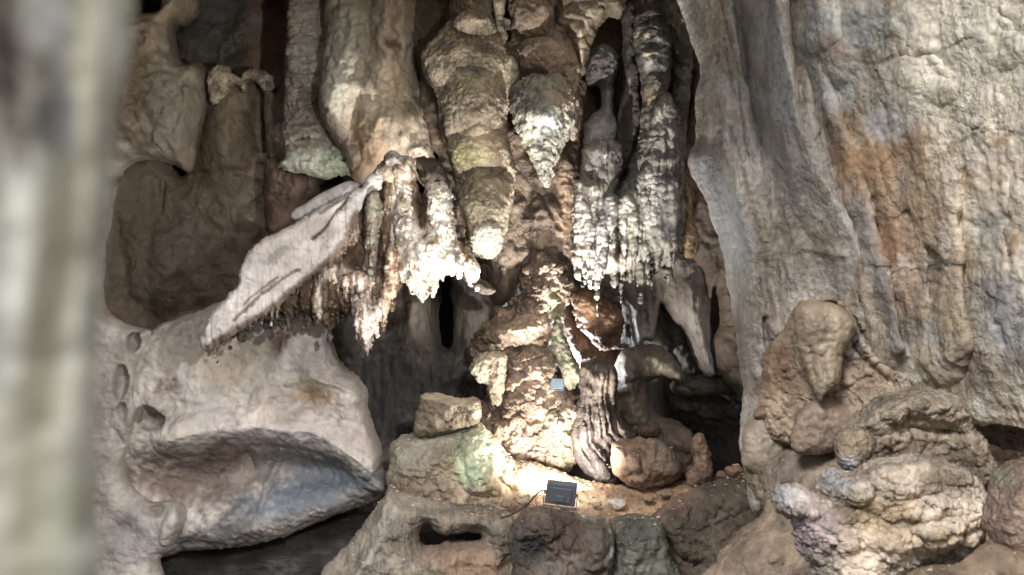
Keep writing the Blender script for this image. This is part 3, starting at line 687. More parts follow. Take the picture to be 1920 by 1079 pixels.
# ---- hanging grey curtains right of centre, low passage
TE5 = [(1196, 560, 40, 100, 6), (1330, 640, 40, 64, 6), (1350, 640, 22, 60, 2), (1300, 600, 30, 60, 0)]
rock('cave_drapery', 'smooth lilac grey curtain hanging to a foot above the dark beam', 'drapery',
     [(1060, 490), (1130, 480), (1240, 470), (1320, 480), (1336, 540), (1330, 600), (1336, 650), (1342, 700), (1322, 706), (1296, 660), (1282, 620), (1262, 600), (1240, 570), (1232, 610), (1224, 640), (1206, 640), (1192, 655), (1180, 610), (1168, 570), (1100, 560)],
     11.65, 40, 34, step=2.5, mat='streaked_flowstone', edge=((2.5, 20),), irr=.6, feats=[('fl', 30, 9, 5, -.15), ('r', [(1290, 540), (1300, 620), (1332, 700)], 20, 18), ('l', [(1204, 540), (1208, 620)], 9, -14), ('b', 1190, 560, 12, 60, 0, 14), ('b', 1300, 520, 26, 40, 0, 12)],
     disp=[('fbm', 3, 24, (1, 1, 2)), ('fbm', 1.5, 8)], col=('#99938e', '#7d7670', 50), patches=[(1250, 560, 30, 40, 0, '#6f6253', .6), (1330, 680, 16, 30, 0, '#a9a7ab', .7)])
rock('rock_curtain', 'knobbly brown green rock under the lilac curtain', 'rock',
     [(1208, 560), (1250, 548), (1276, 590), (1290, 640), (1312, 690), (1296, 730), (1262, 720), (1250, 680), (1226, 660), (1212, 620)],
     12.1, 30, 26, step=2.5, mat='rough_limestone', edge=((3, 16),), feats=[('l', [(1256, 600), (1262, 660), (1276, 686)], 6, -12), ('e', 1240, 590, 24, 26, 0, 10)], disp=[('fbm', 5, 22), ('lump', 0.9, 12), ('crumb', 1.8, 17)], col=('#75695a', '#5a5042', 40))
rock('rock_pillar', 'narrow slate grey pillar in shade at the right of the passage', 'rock pillar',
     [(1356, 570), (1376, 560), (1398, 620), (1398, 700), (1390, 780), (1352, 750), (1348, 700), (1352, 640)], 11.9, 24, 18, step=3, mat='rough_limestone', col=('#716d6c', '#57514e', 40), disp=[('lump', 1.4, 14), ('crumb', 2.7, 20)])
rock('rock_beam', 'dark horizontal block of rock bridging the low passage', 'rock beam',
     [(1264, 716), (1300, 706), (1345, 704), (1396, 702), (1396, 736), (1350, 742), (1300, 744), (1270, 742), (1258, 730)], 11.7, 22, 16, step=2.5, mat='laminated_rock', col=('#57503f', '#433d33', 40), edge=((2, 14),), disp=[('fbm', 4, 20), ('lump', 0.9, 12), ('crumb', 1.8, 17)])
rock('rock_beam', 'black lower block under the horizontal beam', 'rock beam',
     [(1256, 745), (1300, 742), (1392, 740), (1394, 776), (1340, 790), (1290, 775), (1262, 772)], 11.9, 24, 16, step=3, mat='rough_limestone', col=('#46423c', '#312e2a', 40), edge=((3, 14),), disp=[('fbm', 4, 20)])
rock('rock_arch', 'smooth tan arch of rock curling round a black opening', 'rock arch',
     [(1166, 660), (1196, 650), (1236, 648), (1262, 668), (1280, 700), (1276, 716), (1240, 706), (1214, 716), (1210, 740), (1222, 770), (1262, 790), (1284, 806), (1260, 840), (1190, 830), (1160, 800), (1152, 760), (1150, 700)],
     11.55, 44, 34, step=2.5, mat='smooth_flowstone', edge=((2, 18),), feats=[('l', [(1178, 670), (1180, 760), (1230, 810)], 14, 12)], disp=[('fbm', 5, 34), ('lump', 0.9, 16), ('crumb', 1.8, 22), ('fbm', 1.5, 8)], col=('#75695a', '#5f5446', 50), patches=[(1240, 685, 30, 24, 0, '#75705c', .6)])
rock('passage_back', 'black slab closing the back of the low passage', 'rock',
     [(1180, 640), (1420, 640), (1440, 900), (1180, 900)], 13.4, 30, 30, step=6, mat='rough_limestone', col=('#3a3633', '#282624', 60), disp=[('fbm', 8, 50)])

# ---- the brown stalagmite column
TAN = dict(col=('#ad967e', '#907862', 50), col2=('#705a46', 20, .2))
rock('stalagmite', 'tall ragged orange brown stalagmite column above the floodlight', 'stalagmite',
     [(1004, 478), (1014, 470), (1026, 478), (1040, 474), (1052, 484), (1066, 498), (1064, 516), (1076, 534), (1074, 556), (1056, 572), (1052, 600), (1036, 612), (1034, 640), (1026, 652), (1040, 676), (1034, 712), (1048, 730), (1080, 742), (1094, 770), (1080, 800), (1090, 850), (1040, 900), (960, 900), (915, 850), (892, 800), (898, 762), (922, 742), (920, 700), (914, 672), (886, 664), (894, 640), (908, 630), (902, 612), (926, 600), (940, 584), (962, 578), (960, 562), (978, 550), (972, 534), (986, 522), (980, 506), (996, 496)],
     11.5, 70, 46, step=2, mat='crusty_calcite', edge=((9, 28), (5, 10)), ay=-.04,
     feats=[('saw', 34, 12, -24, .8), ('E', 965, 622, 74, 34, -14, 104), ('b', 1000, 500, 10, 30, 10, -14), ('b', 1040, 520, 24, 50, 0, 12), ('b', 1022, 530, 46, 60, 10, 12), ('b', 1000, 700, 50, 60, 0, 16), ('b', 960, 660, 46, 20, 0, -34), ('b', 960, 790, 50, 60, 0, 22), ('l', [(950, 670), (948, 730), (932, 780)], 6, -16), ('b', 1055, 760, 30, 40, 0, 6), ('e', 1060, 780, 30, 36, 0, 16), ('b', 1034, 640, 10, 30, 0, -14)],
     disp=[('lump', 2.2, 12, (1.6, 1, .8)), ('crumb', 11, 34, (1.6, 1, .7)), ('crumb', 4, 12, (1.6, 1, .7)), ('fbm', 6, 30), ('rid', 4, 14, (1.6, 1, .8)), ('crack', 3, 30)],
     patches=[(1040, 575, 16, 24, 0, '#9a9a72', .7), (915, 690, 26, 30, 0, '#a9a686', .8), (1050, 790, 26, 30, 0, '#8f8772', .7), (1060, 850, 30, 40, 0, '#b3a27c', .6)], **TAN)
rock('rock_crust', 'pale greenish crust flake standing left of the stalagmite', 'rock',
     [(882, 690), (898, 664), (938, 660), (950, 668), (946, 720), (936, 760), (918, 748), (912, 722), (896, 716)], 11.05, 22, 16, step=2, mat='crusty_calcite', edge=((3, 12), (1.5, 5)), disp=[('lump', 1.8, 12), ('crumb', 3.6, 17), ('fbm', 2, 7)], col=('#aa9c80', '#93806a', 24), patches=[(898, 704, 14, 22, 0, '#b3bb9b', .8)])
rock('mossy_stalagmite', 'thin green tinged stalagmite leaning right of the tall column', 'stalagmite',
     [(1040, 600), (1050, 596), (1058, 630), (1072, 660), (1086, 690), (1088, 712), (1070, 730), (1058, 722), (1050, 690), (1040, 676), (1034, 640)], 11.2, 20, 14, step=2, mat='crusty_calcite', edge=((2.5, 10),), disp=[('lump', 1.4, 10), ('crumb', 2.7, 14), ('fbm', 2, 7)], col=('#808468', '#6b6650', 24), patches=[(1076, 708, 16, 20, 0, '#a3a083', .7)])
rock('rock_crust', 'jagged reddish brown rock hanging right of the column top', 'rock',
     [(1068, 548), (1090, 542), (1120, 550), (1140, 570), (1160, 570), (1168, 600), (1162, 640), (1176, 650), (1130, 656), (1104, 630), (1086, 610), (1076, 580)],
     11.42, 34, 26, step=2, mat='crusty_calcite', edge=((5, 16), (3, 7)), feats=[('e', 1146, 600, 24, 30, 0, 14), ('e', 1095, 575, 26, 30, 0, 12)], disp=[('lump', 2.7, 18), ('crumb', 5.4, 25), ('fbm', 5, 24), ('lump', 1.1, 8), ('crumb', 2.2, 11)], col=('#a07a56', '#7a5a3e', 34))
rock('rock_fin', 'dark brown fin curving behind the green stalagmite', 'rock',
     [(1058, 550), (1072, 552), (1080, 600), (1110, 640), (1160, 655), (1190, 670), (1150, 690), (1110, 690), (1088, 700), (1070, 660), (1058, 620)], 11.75, 24, 18, step=2.5, mat='rough_limestone', edge=((2, 14),), disp=[('fbm', 4, 22)], col=('#5e4738', '#45342a', 40))
rock('wavy_drapery', 'dark rippled drapery of grey brown folds sweeping down to the right', 'drapery',
     [(1092, 682), (1130, 676), (1152, 690), (1158, 720), (1154, 750), (1162, 780), (1184, 800), (1196, 812), (1180, 830), (1152, 830), (1146, 860), (1160, 890), (1158, 916), (1130, 918), (1100, 890), (1080, 860), (1072, 820), (1076, 780), (1086, 750), (1086, 710)],
     11.1, 40, 34, step=2, mat='streaked_flowstone', edge=((2, 12),),
     feats=[('l', [(1092 + 60 * t, 686), (1078 + 76 * t, 760), (1079 + 92 * t, 838 - 38 * t), (1126 + 66 * t, 914 - 98 * t)], w_, a_ * .75) for t, w_, a_ in ((.05, 7, 8), (.1, 3, -10), (.2, 5, 6), (.27, 3, -8), (.31, 3, 5), (.4, 6, -16), (.5, 8, 10), (.56, 3, -6), (.63, 4, 7), (.68, 3, -9), (.74, 4, 5), (.83, 5, -14), (.93, 7, 9))],
     disp=[('rid', 3, 8, (1, 1, 4)), ('fbm', 9, 40), ('crumb', 3, 14, (1, 1, 2))], col=('#665a50', '#463e38', 34), col2=('#332e2b', 14, .1, 4), patches=[(1120, 860, 40, 50, 0, '#57504d', .7), (1140, 720, 16, 30, 0, '#958674', .6)])
rock('boulder', 'round cracked tan boulder resting in the rock basin', 'boulder',
     [(1148, 836), (1162, 828), (1200, 822), (1240, 826), (1266, 850), (1276, 880), (1256, 904), (1220, 914), (1180, 910), (1156, 892), (1146, 866)],
     10.75, 66, 60, step=2, mat='rough_limestone', edge=((2, 14),), feats=[('l', [(1178, 852), (1200, 848), (1206, 866), (1204, 886), (1180, 894)], 7, -14), ('b', 1184, 872, 20, 18, 0, 8), ('l', [(1236, 850), (1230, 870)], 10, -10), ('b', 1200, 898, 30, 10, 0, 8)],
     disp=[('fbm', 5, 30), ('fbm', 2, 10), ('lump', 0.9, 14), ('crumb', 1.8, 20)], col=('#a3866a', '#836a52', 34), patches=[(1255, 860, 22, 40, 0, '#7b6656', .8), (1205, 850, 14, 14, 0, '#5a3e2a', .6)])
rock('boulder', 'dark rounded boulder tucked behind the cracked tan one', 'boulder',
     [(1200, 800), (1240, 794), (1282, 800), (1304, 830), (1300, 880), (1270, 910), (1230, 890), (1210, 840)], 11.2, 44, 40, step=2.5, mat='rough_limestone', disp=[('fbm', 6, 34), ('lump', 0.9, 14), ('crumb', 1.8, 20)], col=('#6f5b4b', '#554438', 40))
rock('boulder', 'small smooth brown stone wedged above the tan boulder', 'boulder',
     [(1192, 806), (1204, 794), (1226, 792), (1238, 802), (1232, 818), (1204, 820)], 11.0, 18, 16, step=2, mat='rough_limestone', disp=[('fbm', 2, 16)], col=('#6a5441', '#57432f', 30))
rock('stalagmite', 'short knobbly pointed stalagmite on the right rim of the basin', 'stalagmite',
     [(1296, 830), (1304, 816), (1316, 816), (1326, 840), (1334, 874), (1330, 910), (1290, 912), (1290, 880), (1300, 868)], 10.7, 24, 18, step=2, mat='crusty_calcite', disp=[('lump', 1.8, 12), ('crumb', 3.6, 17), ('fbm', 3, 12)], col=('#a98567', '#7d5f49', 20), edge=((2, 9),))

# ---- floor rocks round the floodlight
rock('flowstone_mound', 'mound of flowstone with pale green algae glowing beside the floodlight', 'flowstone',
     [(730, 870), (732, 840), (752, 822), (790, 812), (840, 806), (880, 792), (904, 796), (930, 830), (960, 860), (1010, 870), (1060, 890), (1120, 916), (1140, 950), (1060, 990), (900, 990), (740, 990), (728, 920)],
     10.85, 66, 60, step=2, mat='rough_limestone', edge=((3, 20),), smooth=4, ay=-.10,
     feats=[('e', 910, 860, 56, 70, 12, 26), ('e', 790, 850, 70, 44, -10, 16), ('e', 985, 890, 44, 30, 0, 12), ('l', [(860, 830), (872, 880), (886, 940)], 7, -12), ('l', [(950, 842), (1010, 866), (1040, 880), (1090, 920)], 5, -9), ('l', [(940, 880), (1000, 860)], 3, -5), ('b', 1008, 896, 6, 20, 0, -12), ('b', 920, 812, 9, 7, 30, -24)],
     disp=[('fbm', 6, 40), ('lump', 1.4, 18), ('crumb', 2.7, 25), ('fbm', 2, 9)],
     col=('#a18f74', '#857560', 60), patches=[(905, 850, 44, 46, 30, '#b4c095', .9), (890, 880, 24, 30, 0, '#aebf9c', .8), (770, 850, 44, 40, 0, '#969384', .8), (780, 930, 60, 40, 0, '#6b5647', .7), (985, 900, 60, 40, 0, '#c9a577', .9), (860, 820, 40, 16, 0, '#b4b79a', .6)])
rock('rock_wedge', 'flat topped dark wedge of rock with a pale crusted rim', 'boulder',
     [(776, 806), (782, 770), (792, 740), (816, 737), (860, 748), (890, 746), (900, 760), (898, 790), (876, 800), (830, 815), (790, 818)],
     10.75, 34, 24, step=2, mat='laminated_rock', edge=((2.5, 12), (1.5, 5)), smooth=2, feats=[('b', 885, 765, 14, 20, 0, 10), ('l', [(795, 746), (860, 756)], 7, 5)], disp=[('fbm', 3, 24), ('rid', 2, 10, (2, 1, .7)), ('lump', 0.9, 8), ('crumb', 1.8, 11)],
     col=('#7a6c58', '#625643', 40), patches=[('line', [(795, 742), (850, 752), (885, 754), (895, 780)], 9, '#b5a68b', .85)])
rock('flowstone_floor', 'bright sandy basin of rock the floodlight stands on', 'flowstone',
     [(930, 930), (960, 918), (1010, 905), (1080, 902), (1150, 912), (1220, 916), (1280, 906), (1330, 900), (1400, 880), (1430, 920), (1430, 1010), (1250, 1010), (1080, 1010), (940, 1000)],
     10.65, 50, 60, ay=-.5, step=2, mat='rough_limestone', edge=((3, 20),),
     feats=[('e', 1270, 900, 20, 16, 0, 12), ('l', [(1080, 960), (1180, 945), (1260, 935), (1300, 900)], 12, 12), ('b', 1160, 940, 20, 8, 0, 10), ('l', [(1100, 930), (1160, 940), (1230, 930)], 10, -8), ('b', 1380, 890, 30, 16, 0, 14)],
     disp=[('lump', 1.8, 16), ('crumb', 3.6, 22), ('fbm', 5, 28), ('fbm', 2, 8)], col=('#b79470', '#93714f', 40), col2=('#5f4534', 30, .25), patches=[(1370, 910, 60, 50, 0, '#5d4436', .8), (1090, 940, 60, 30, 0, '#ccb08c', .7), (960, 950, 30, 30, 0, '#7c6a56', .7)])
rock('flowstone_skirt', 'grey fluted flowstone skirt spreading down around a dark slot', 'flowstone',
     [(732, 910), (760, 926), (830, 940), (900, 948), (950, 960), (975, 990), (985, 1010), (974, 1030), (990, 1150), (560, 1150), (600, 1080), (636, 1040), (668, 1000), (700, 960), (722, 930)],
     10.3, 60, 60, step=2.5, mat='streaked_flowstone', edge=((2, 20),), ay=-.05,
     holes=[[(788, 992), (802, 980), (812, 990), (830, 1002), (852, 1002), (880, 996), (900, 998), (903, 1010), (890, 1014), (850, 1014), (820, 1022), (796, 1024), (786, 1012)]],
     feats=[('l', [(724, 940), (716, 1000), (690, 1050), (640, 1110)], 12, 16), ('l', [(680, 990), (640, 1080)], 20, -8), ('r', [(840, 1035), (970, 1035)], 26, 12), ('l', [(790, 1026), (900, 1020), (975, 1028)], 5, -8), ('l', [(730, 932), (800, 945), (900, 960)], 4, -7), ('fl', 26, 5, 5, -.3), ('b', 890, 975, 60, 20, 0, 10)],
     disp=[('fbm', 5, 40), ('rid', 2, 14), ('crack', 2.5, 36)], col=('#857c6e', '#6f6659', 60), patches=[(890, 1060, 90, 36, 0, '#84654c', .8), (715, 1010, 16, 60, 15, '#99958b', .7), (800, 1075, 40, 14, 0, '#5d5a38', .6)])
rock('rock_slot_back', 'black rock seen through the slot in the flowstone skirt', 'rock',
     [(760, 960), (930, 960), (930, 1050), (760, 1050)], 10.75, 20, 20, step=5, mat='rough_limestone', col=('#4a443e', '#3a3530', 40), disp=[('fbm', 3, 20)])
rock('boulder', 'dark rounded boulder directly under the floodlight', 'boulder',
     [(956, 990), (980, 960), (1010, 950), (1050, 956), (1090, 964), (1130, 972), (1142, 985), (1152, 1020), (1146, 1060), (1130, 1150), (960, 1150), (960, 1060), (950, 1020)],
     9.95, 50, 44, step=2.5, mat='rough_limestone', edge=((2, 18),), feats=[('e', 1000, 990, 44, 36, 0, 12), ('l', [(1060, 990), (1040, 1060)], 10, -10), ('b', 1000, 1040, 34, 40, 0, -22), ('l', [(1145, 985), (1150, 1030), (1136, 1060)], 4, 9)],
     disp=[('fbm', 6, 34), ('fbm', 2, 9)], col=('#6d6054', '#574b41', 50), patches=[(995, 1035, 34, 30, 0, '#2f3035', .7), (1060, 1000, 36, 40, 0, '#4c3b32', .8), ('line', [(1143, 982), (1152, 1020), (1140, 1060)], 5, '#9aa096', .8), (1110, 970, 24, 8, 0, '#a3a5a0', .7)])
rock('boulder', 'dull green grey slab right of the boulder under the floodlight', 'boulder',
     [(1140, 985), (1160, 968), (1200, 966), (1240, 976), (1250, 1010), (1262, 1050), (1300, 1150), (1120, 1150), (1138, 1060), (1150, 1020)],
     10.05, 40, 34, step=2.5, mat='rough_limestone', edge=((2, 16),), feats=[('b', 1190, 1010, 40, 50, 0, 8)], disp=[('fbm', 5, 34), ('fbm', 2, 9)], col=('#6d6b5d', '#57544a', 50))
rock('rock_slope', 'shaded brown slope of rock right of the floodlight basin', 'rock slope',
     [(1210, 980), (1240, 950), (1290, 920), (1330, 910), (1390, 900), (1440, 940), (1460, 1150), (1260, 1150), (1240, 1060), (1222, 1010)],
     10.35, 54, 50, step=2.5, mat='rough_limestone', edge=((3, 20),), feats=[('e', 1288, 1040, 30, 22, 10, 12), ('l', [(1240, 990), (1262, 1036), (1300, 1060)], 7, -14), ('e', 1262, 950, 34, 40, 0, 10)],
     disp=[('fbm', 7, 44), ('lump', 1.4, 18), ('crumb', 2.7, 25), ('fbm', 2, 9)], col=('#74634f', '#54473a', 60), patches=[(1370, 960, 40, 60, 0, '#4d4033', .8), (1270, 930, 40, 30, 0, '#8c6f58', .7)])

_rd = random.Random(5)
for _i, (_x, _y, _r, _D, _c, _l) in enumerate([
        (1158, 944, 13, 10.35, '#d3c8b4', 'flat white stone chip lying in the floodlight basin'),
        (1118, 946, 7, 10.3, '#bda588', 'small tan pebble beside the white stone chip'),
        (1216, 934, 8, 10.4, '#a48464', 'brown pebble in front of the round cracked boulder'),
        (1248, 926, 10, 10.42, '#96755a', 'larger brown pebble by the foot of the short stalagmite'),
        (1376, 882, 14, 10.6, '#8f6e56', 'reddish stone at the dark mouth of the low passage'),
        (1352, 890, 8, 10.6, '#7c5f4a', 'small dark stone left of the reddish one'),
        (982, 938, 11, 10.3, '#b79f80', 'lumpy tan stone left of the floodlight'),
        (950, 946, 8, 10.3, '#8c7963', 'small grey stone under the looping cable')]):
    _p = [(_x + _r * (1.3 + _rd.uniform(-.25, .25)) * math.cos(a_), _y + _r * (.75 + _rd.uniform(-.2, .2)) * math.sin(a_)) for a_ in np.arange(7) * 2 * math.pi / 7]
    rock('stone', _l, 'stone', _p, _D, _r * .8, _r * .8, step=1.5, back=1, mat='rough_limestone', col=(_c, _c, 20), disp=[('fbm', 2, 9)], group='loose stones on the basin floor')

# ---- left foot of the cave
rock('flowstone_pillar', 'pale lilac grey flowstone pillar at far left with oval hollows', 'flowstone',
     [(90, 560), (190, 585), (230, 606), (262, 616), (284, 622), (276, 650), (262, 690), (262, 740), (268, 780), (256, 820), (236, 860), (246, 910), (280, 940), (330, 940), (350, 960), (346, 990), (326, 1030), (302, 1050), (308, 1150), (90, 1150)],
     10.95, 34, 32, step=2.5, mat='smooth_flowstone', edge=((2.5, 24),), irr=.5,
     feats=[('l', [(268, 630), (255, 700), (248, 790)], 9, 10), ('e', 250, 642, 15, 20, 10, -34), ('e', 226, 718, 15, 34, 5, -34), ('e', 230, 772, 11, 18, 0, -26), ('l', [(262, 935), (300, 935), (332, 940)], 4, 6), ('e', 325, 985, 20, 44, 18, 14), ('b', 290, 955, 22, 16, 0, -20), ('b', 230, 990, 40, 20, 20, -10), ('l', [(220, 810), (228, 832)], 4, -8)],
     disp=[('fbm', 4, 34), ('fbm', 1.5, 9), ('pit', 2, 20)], col=('#a5a09b', '#8a847e', 60), patches=[(240, 1010, 60, 50, 0, '#77757a', .7), (250, 640, 13, 18, 10, '#6d665e', .5), (266, 660, 8, 60, 14, '#bdbbba', .7), (290, 955, 20, 14, 0, '#6a5e50', .7)])
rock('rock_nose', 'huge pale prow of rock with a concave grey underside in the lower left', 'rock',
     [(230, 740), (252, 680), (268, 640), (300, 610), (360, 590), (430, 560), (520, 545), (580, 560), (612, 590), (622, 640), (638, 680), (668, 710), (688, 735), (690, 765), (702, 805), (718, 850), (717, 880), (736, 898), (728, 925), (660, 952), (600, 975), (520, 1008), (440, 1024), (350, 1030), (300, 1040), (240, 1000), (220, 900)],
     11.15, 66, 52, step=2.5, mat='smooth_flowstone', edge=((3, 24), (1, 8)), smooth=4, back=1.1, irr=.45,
     feats=[('l', [(545, 590), (530, 680), (480, 780)], 24, 14), ('r', [(620, 640), (680, 760), (712, 880)], 80, 34), ('b', 350, 730, 90, 60, 0, 22), ('b', 585, 738, 38, 22, 0, -12), ('l', [(540, 718), (585, 706), (640, 722), (690, 742)], 5, 9), ('b', 526, 640, 13, 24, 20, -16),
            ('l', [(612, 610), (612, 650)], 10, 10), ('r', [(330, 820), (420, 800), (500, 796), (600, 806), (670, 850), (720, 890)], 40, 44),
            ('b', 400, 905, 170, 52, -6, -64), ('b', 560, 885, 110, 34, 12, -50), ('b', 455, 862, 14, 22, 0, -26), ('l', [(525, 845), (500, 900), (495, 930)], 7, 12), ('e', 285, 785, 32, 24, 25, -46), ('b', 345, 790, 22, 20, 0, 12),
            ('r', [(360, 985), (480, 972), (620, 935), (730, 900)], 36, 8), ('l', [(330, 725), (322, 790)], 14, -8)],
     disp=[('fbm', 6, 70), ('scallop', 1.7, 12, (1, 1, .8)), ('fbm', 2, 14), ('pit', 2, 40)],
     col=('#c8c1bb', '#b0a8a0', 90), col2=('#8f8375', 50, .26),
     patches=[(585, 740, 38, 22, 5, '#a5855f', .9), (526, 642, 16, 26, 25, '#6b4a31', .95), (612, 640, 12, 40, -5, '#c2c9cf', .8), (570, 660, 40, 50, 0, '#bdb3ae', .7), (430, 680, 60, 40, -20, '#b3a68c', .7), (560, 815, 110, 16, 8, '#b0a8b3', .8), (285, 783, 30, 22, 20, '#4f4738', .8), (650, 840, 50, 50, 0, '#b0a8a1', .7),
              (400, 895, 165, 60, -6, '#72665d', .85), (590, 885, 90, 50, 14, '#6f6c6b', .8), (410, 850, 40, 20, 0, '#63483a', .7), (520, 870, 36, 26, -20, '#87878a', .7), (560, 940, 150, 40, -14, '#566270', .95), (420, 1000, 130, 34, -5, '#5f5e60', .95), (330, 900, 90, 60, 0, '#6b5d52', .7), (640, 920, 70, 24, -16, '#5d6670', .8), (680, 925, 44, 14, -20, '#87817d', .7), ('line', [(545, 716), (600, 708), (690, 738)], 5, '#b9ae9d', .7)])  # dark patches put the shade of the underside and lip into the colour
rock('low_rock_shelf', 'black rock lying under the blue grey ledge', 'rock',
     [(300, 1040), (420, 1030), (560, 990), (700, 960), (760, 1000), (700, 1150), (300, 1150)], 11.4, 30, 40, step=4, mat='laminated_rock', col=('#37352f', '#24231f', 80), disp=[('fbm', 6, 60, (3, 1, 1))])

# ---- rock wall behind the middle
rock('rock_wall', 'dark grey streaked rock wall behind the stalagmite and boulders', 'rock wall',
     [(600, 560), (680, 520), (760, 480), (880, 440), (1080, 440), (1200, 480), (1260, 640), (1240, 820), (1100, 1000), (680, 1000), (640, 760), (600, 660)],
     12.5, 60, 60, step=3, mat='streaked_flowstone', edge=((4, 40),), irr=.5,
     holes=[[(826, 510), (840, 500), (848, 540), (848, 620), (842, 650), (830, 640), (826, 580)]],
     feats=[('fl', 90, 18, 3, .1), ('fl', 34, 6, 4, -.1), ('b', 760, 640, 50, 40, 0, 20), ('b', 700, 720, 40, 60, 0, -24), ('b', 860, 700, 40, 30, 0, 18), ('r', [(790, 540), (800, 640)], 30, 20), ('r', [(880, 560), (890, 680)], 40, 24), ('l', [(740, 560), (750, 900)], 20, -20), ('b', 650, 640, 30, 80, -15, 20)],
     disp=[('fbm', 9, 50, (1, 1, 1.5)), ('crumb', 4, 18)], col=('#7b756f', '#5c5752', 50, 1), col2=('#413f3d', 60, .1), patches=[(760, 730, 170, 90, 0, '#3f3e3e', .95), (690, 620, 30, 60, 0, '#4c4a4a', .8), (880, 590, 60, 60, 0, '#aa9d94', .8), (790, 590, 36, 80, 0, '#93877a', .8), (640, 620, 40, 90, 0, '#5a5757', .7), (900, 660, 30, 40, 0, '#737374', .6)])  # near-black lower patch puts shade into the evenly lit wall's colour
rock('stalactite', 'slim white blade hanging behind the foot of the domed stalactite', 'stalactite',
     [(942, 482), (950, 490), (957, 530), (958, 560), (940, 590), (934, 580), (940, 540)], 12.2, 10, 8, step=2, mat='smooth_flowstone', col=('#aeb0a3', '#95968a', 30), disp=[('fbm', 1.5, 14)])

# ---- right wall
RWC = [[(1300, -110), (1440, 40), (1462, 180), (1440, 640)]]
rock('slanting_flowstone', 'tall ribbed grey flowstone buttress slanting down across the right side', 'flowstone',
     [(1262, -120), (1480, -120), (1560, 200), (1620, 500), (1640, 700), (1560, 780), (1440, 880), (1436, 930), (1428, 956), (1414, 962), (1400, 935), (1396, 900), (1388, 845), (1392, 790), (1396, 730), (1386, 660), (1372, 580), (1362, 520), (1350, 450), (1330, 390), (1306, 345), (1290, 300), (1308, 265), (1306, 200), (1312, 120), (1290, 60)],
     9.7, 90, 84, ax=-.30, irr=.5, power=.85, step=2.5, mat='pale_wall_rock', edge=((2.5, 24),), back=.5,
     feats=[('r', [(1285, -60), (1330, 130), (1350, 300), (1400, 480), (1415, 700)], 46, 62), ('r', [(1420, -60), (1450, 110), (1475, 230), (1510, 330), (1570, 430), (1620, 560)], 54, 74), ('l', [(1376, -40), (1398, 100), (1418, 220), (1448, 340), (1470, 460)], 15, -30), ('l', [(1478, -60), (1484, 60), (1496, 240)], 12, -34), ('l', [(1365, 250), (1385, 340), (1420, 460), (1440, 600)], 9, -16), ('r', [(1500, 480), (1470, 620)], 40, 20),
            ('r', [(1560, 250), (1590, 380), (1640, 560)], 30, 16), ('l', [(1428, 600), (1436, 650), (1450, 668)], 6, -22), ('b', 1510, 430, 40, 110, -12, -14), ('l', [(1470, 470), (1510, 465), (1560, 480)], 8, 12), ('l', [(1305, 290), (1345, 360), (1380, 470), (1392, 560)], 14, 10), ('fl', 30, 6, 7, -.22)],
     disp=[('crumb', 2.2, 14), ('fbm', 7, 70, (1, 1, 3)), ('fbm', 2, 20, (1, 1, 3))],
     col=('#cac5bc', '#b3aa9d', 70), col2=('#a08a72', 60, .3),
     patches=[(1375, 430, 24, 70, -20, '#b8bfc9', .9), (1330, 330, 12, 44, -30, '#b9c0c7', .8), (1440, 120, 24, 130, -8, '#aab0b4', .8), (1300, 60, 14, 90, -12, '#a9b0b5', .7), ('line', [(1376, 20), (1392, 90), (1400, 160)], 8, '#5b5455', .6), ('line', [(1476, -40), (1482, 60), (1490, 120)], 9, '#555352', .6),
              (1350, 60, 20, 100, -12, '#8f7f6a', .8), (1430, 560, 24, 120, -5, '#927a66', .6), (1500, 480, 60, 60, 0, '#8f7d64', .5), (1412, 900, 14, 50, 5, '#9ea0a4', .8), (1395, 600, 12, 120, -6, '#9a9a92', .7)])
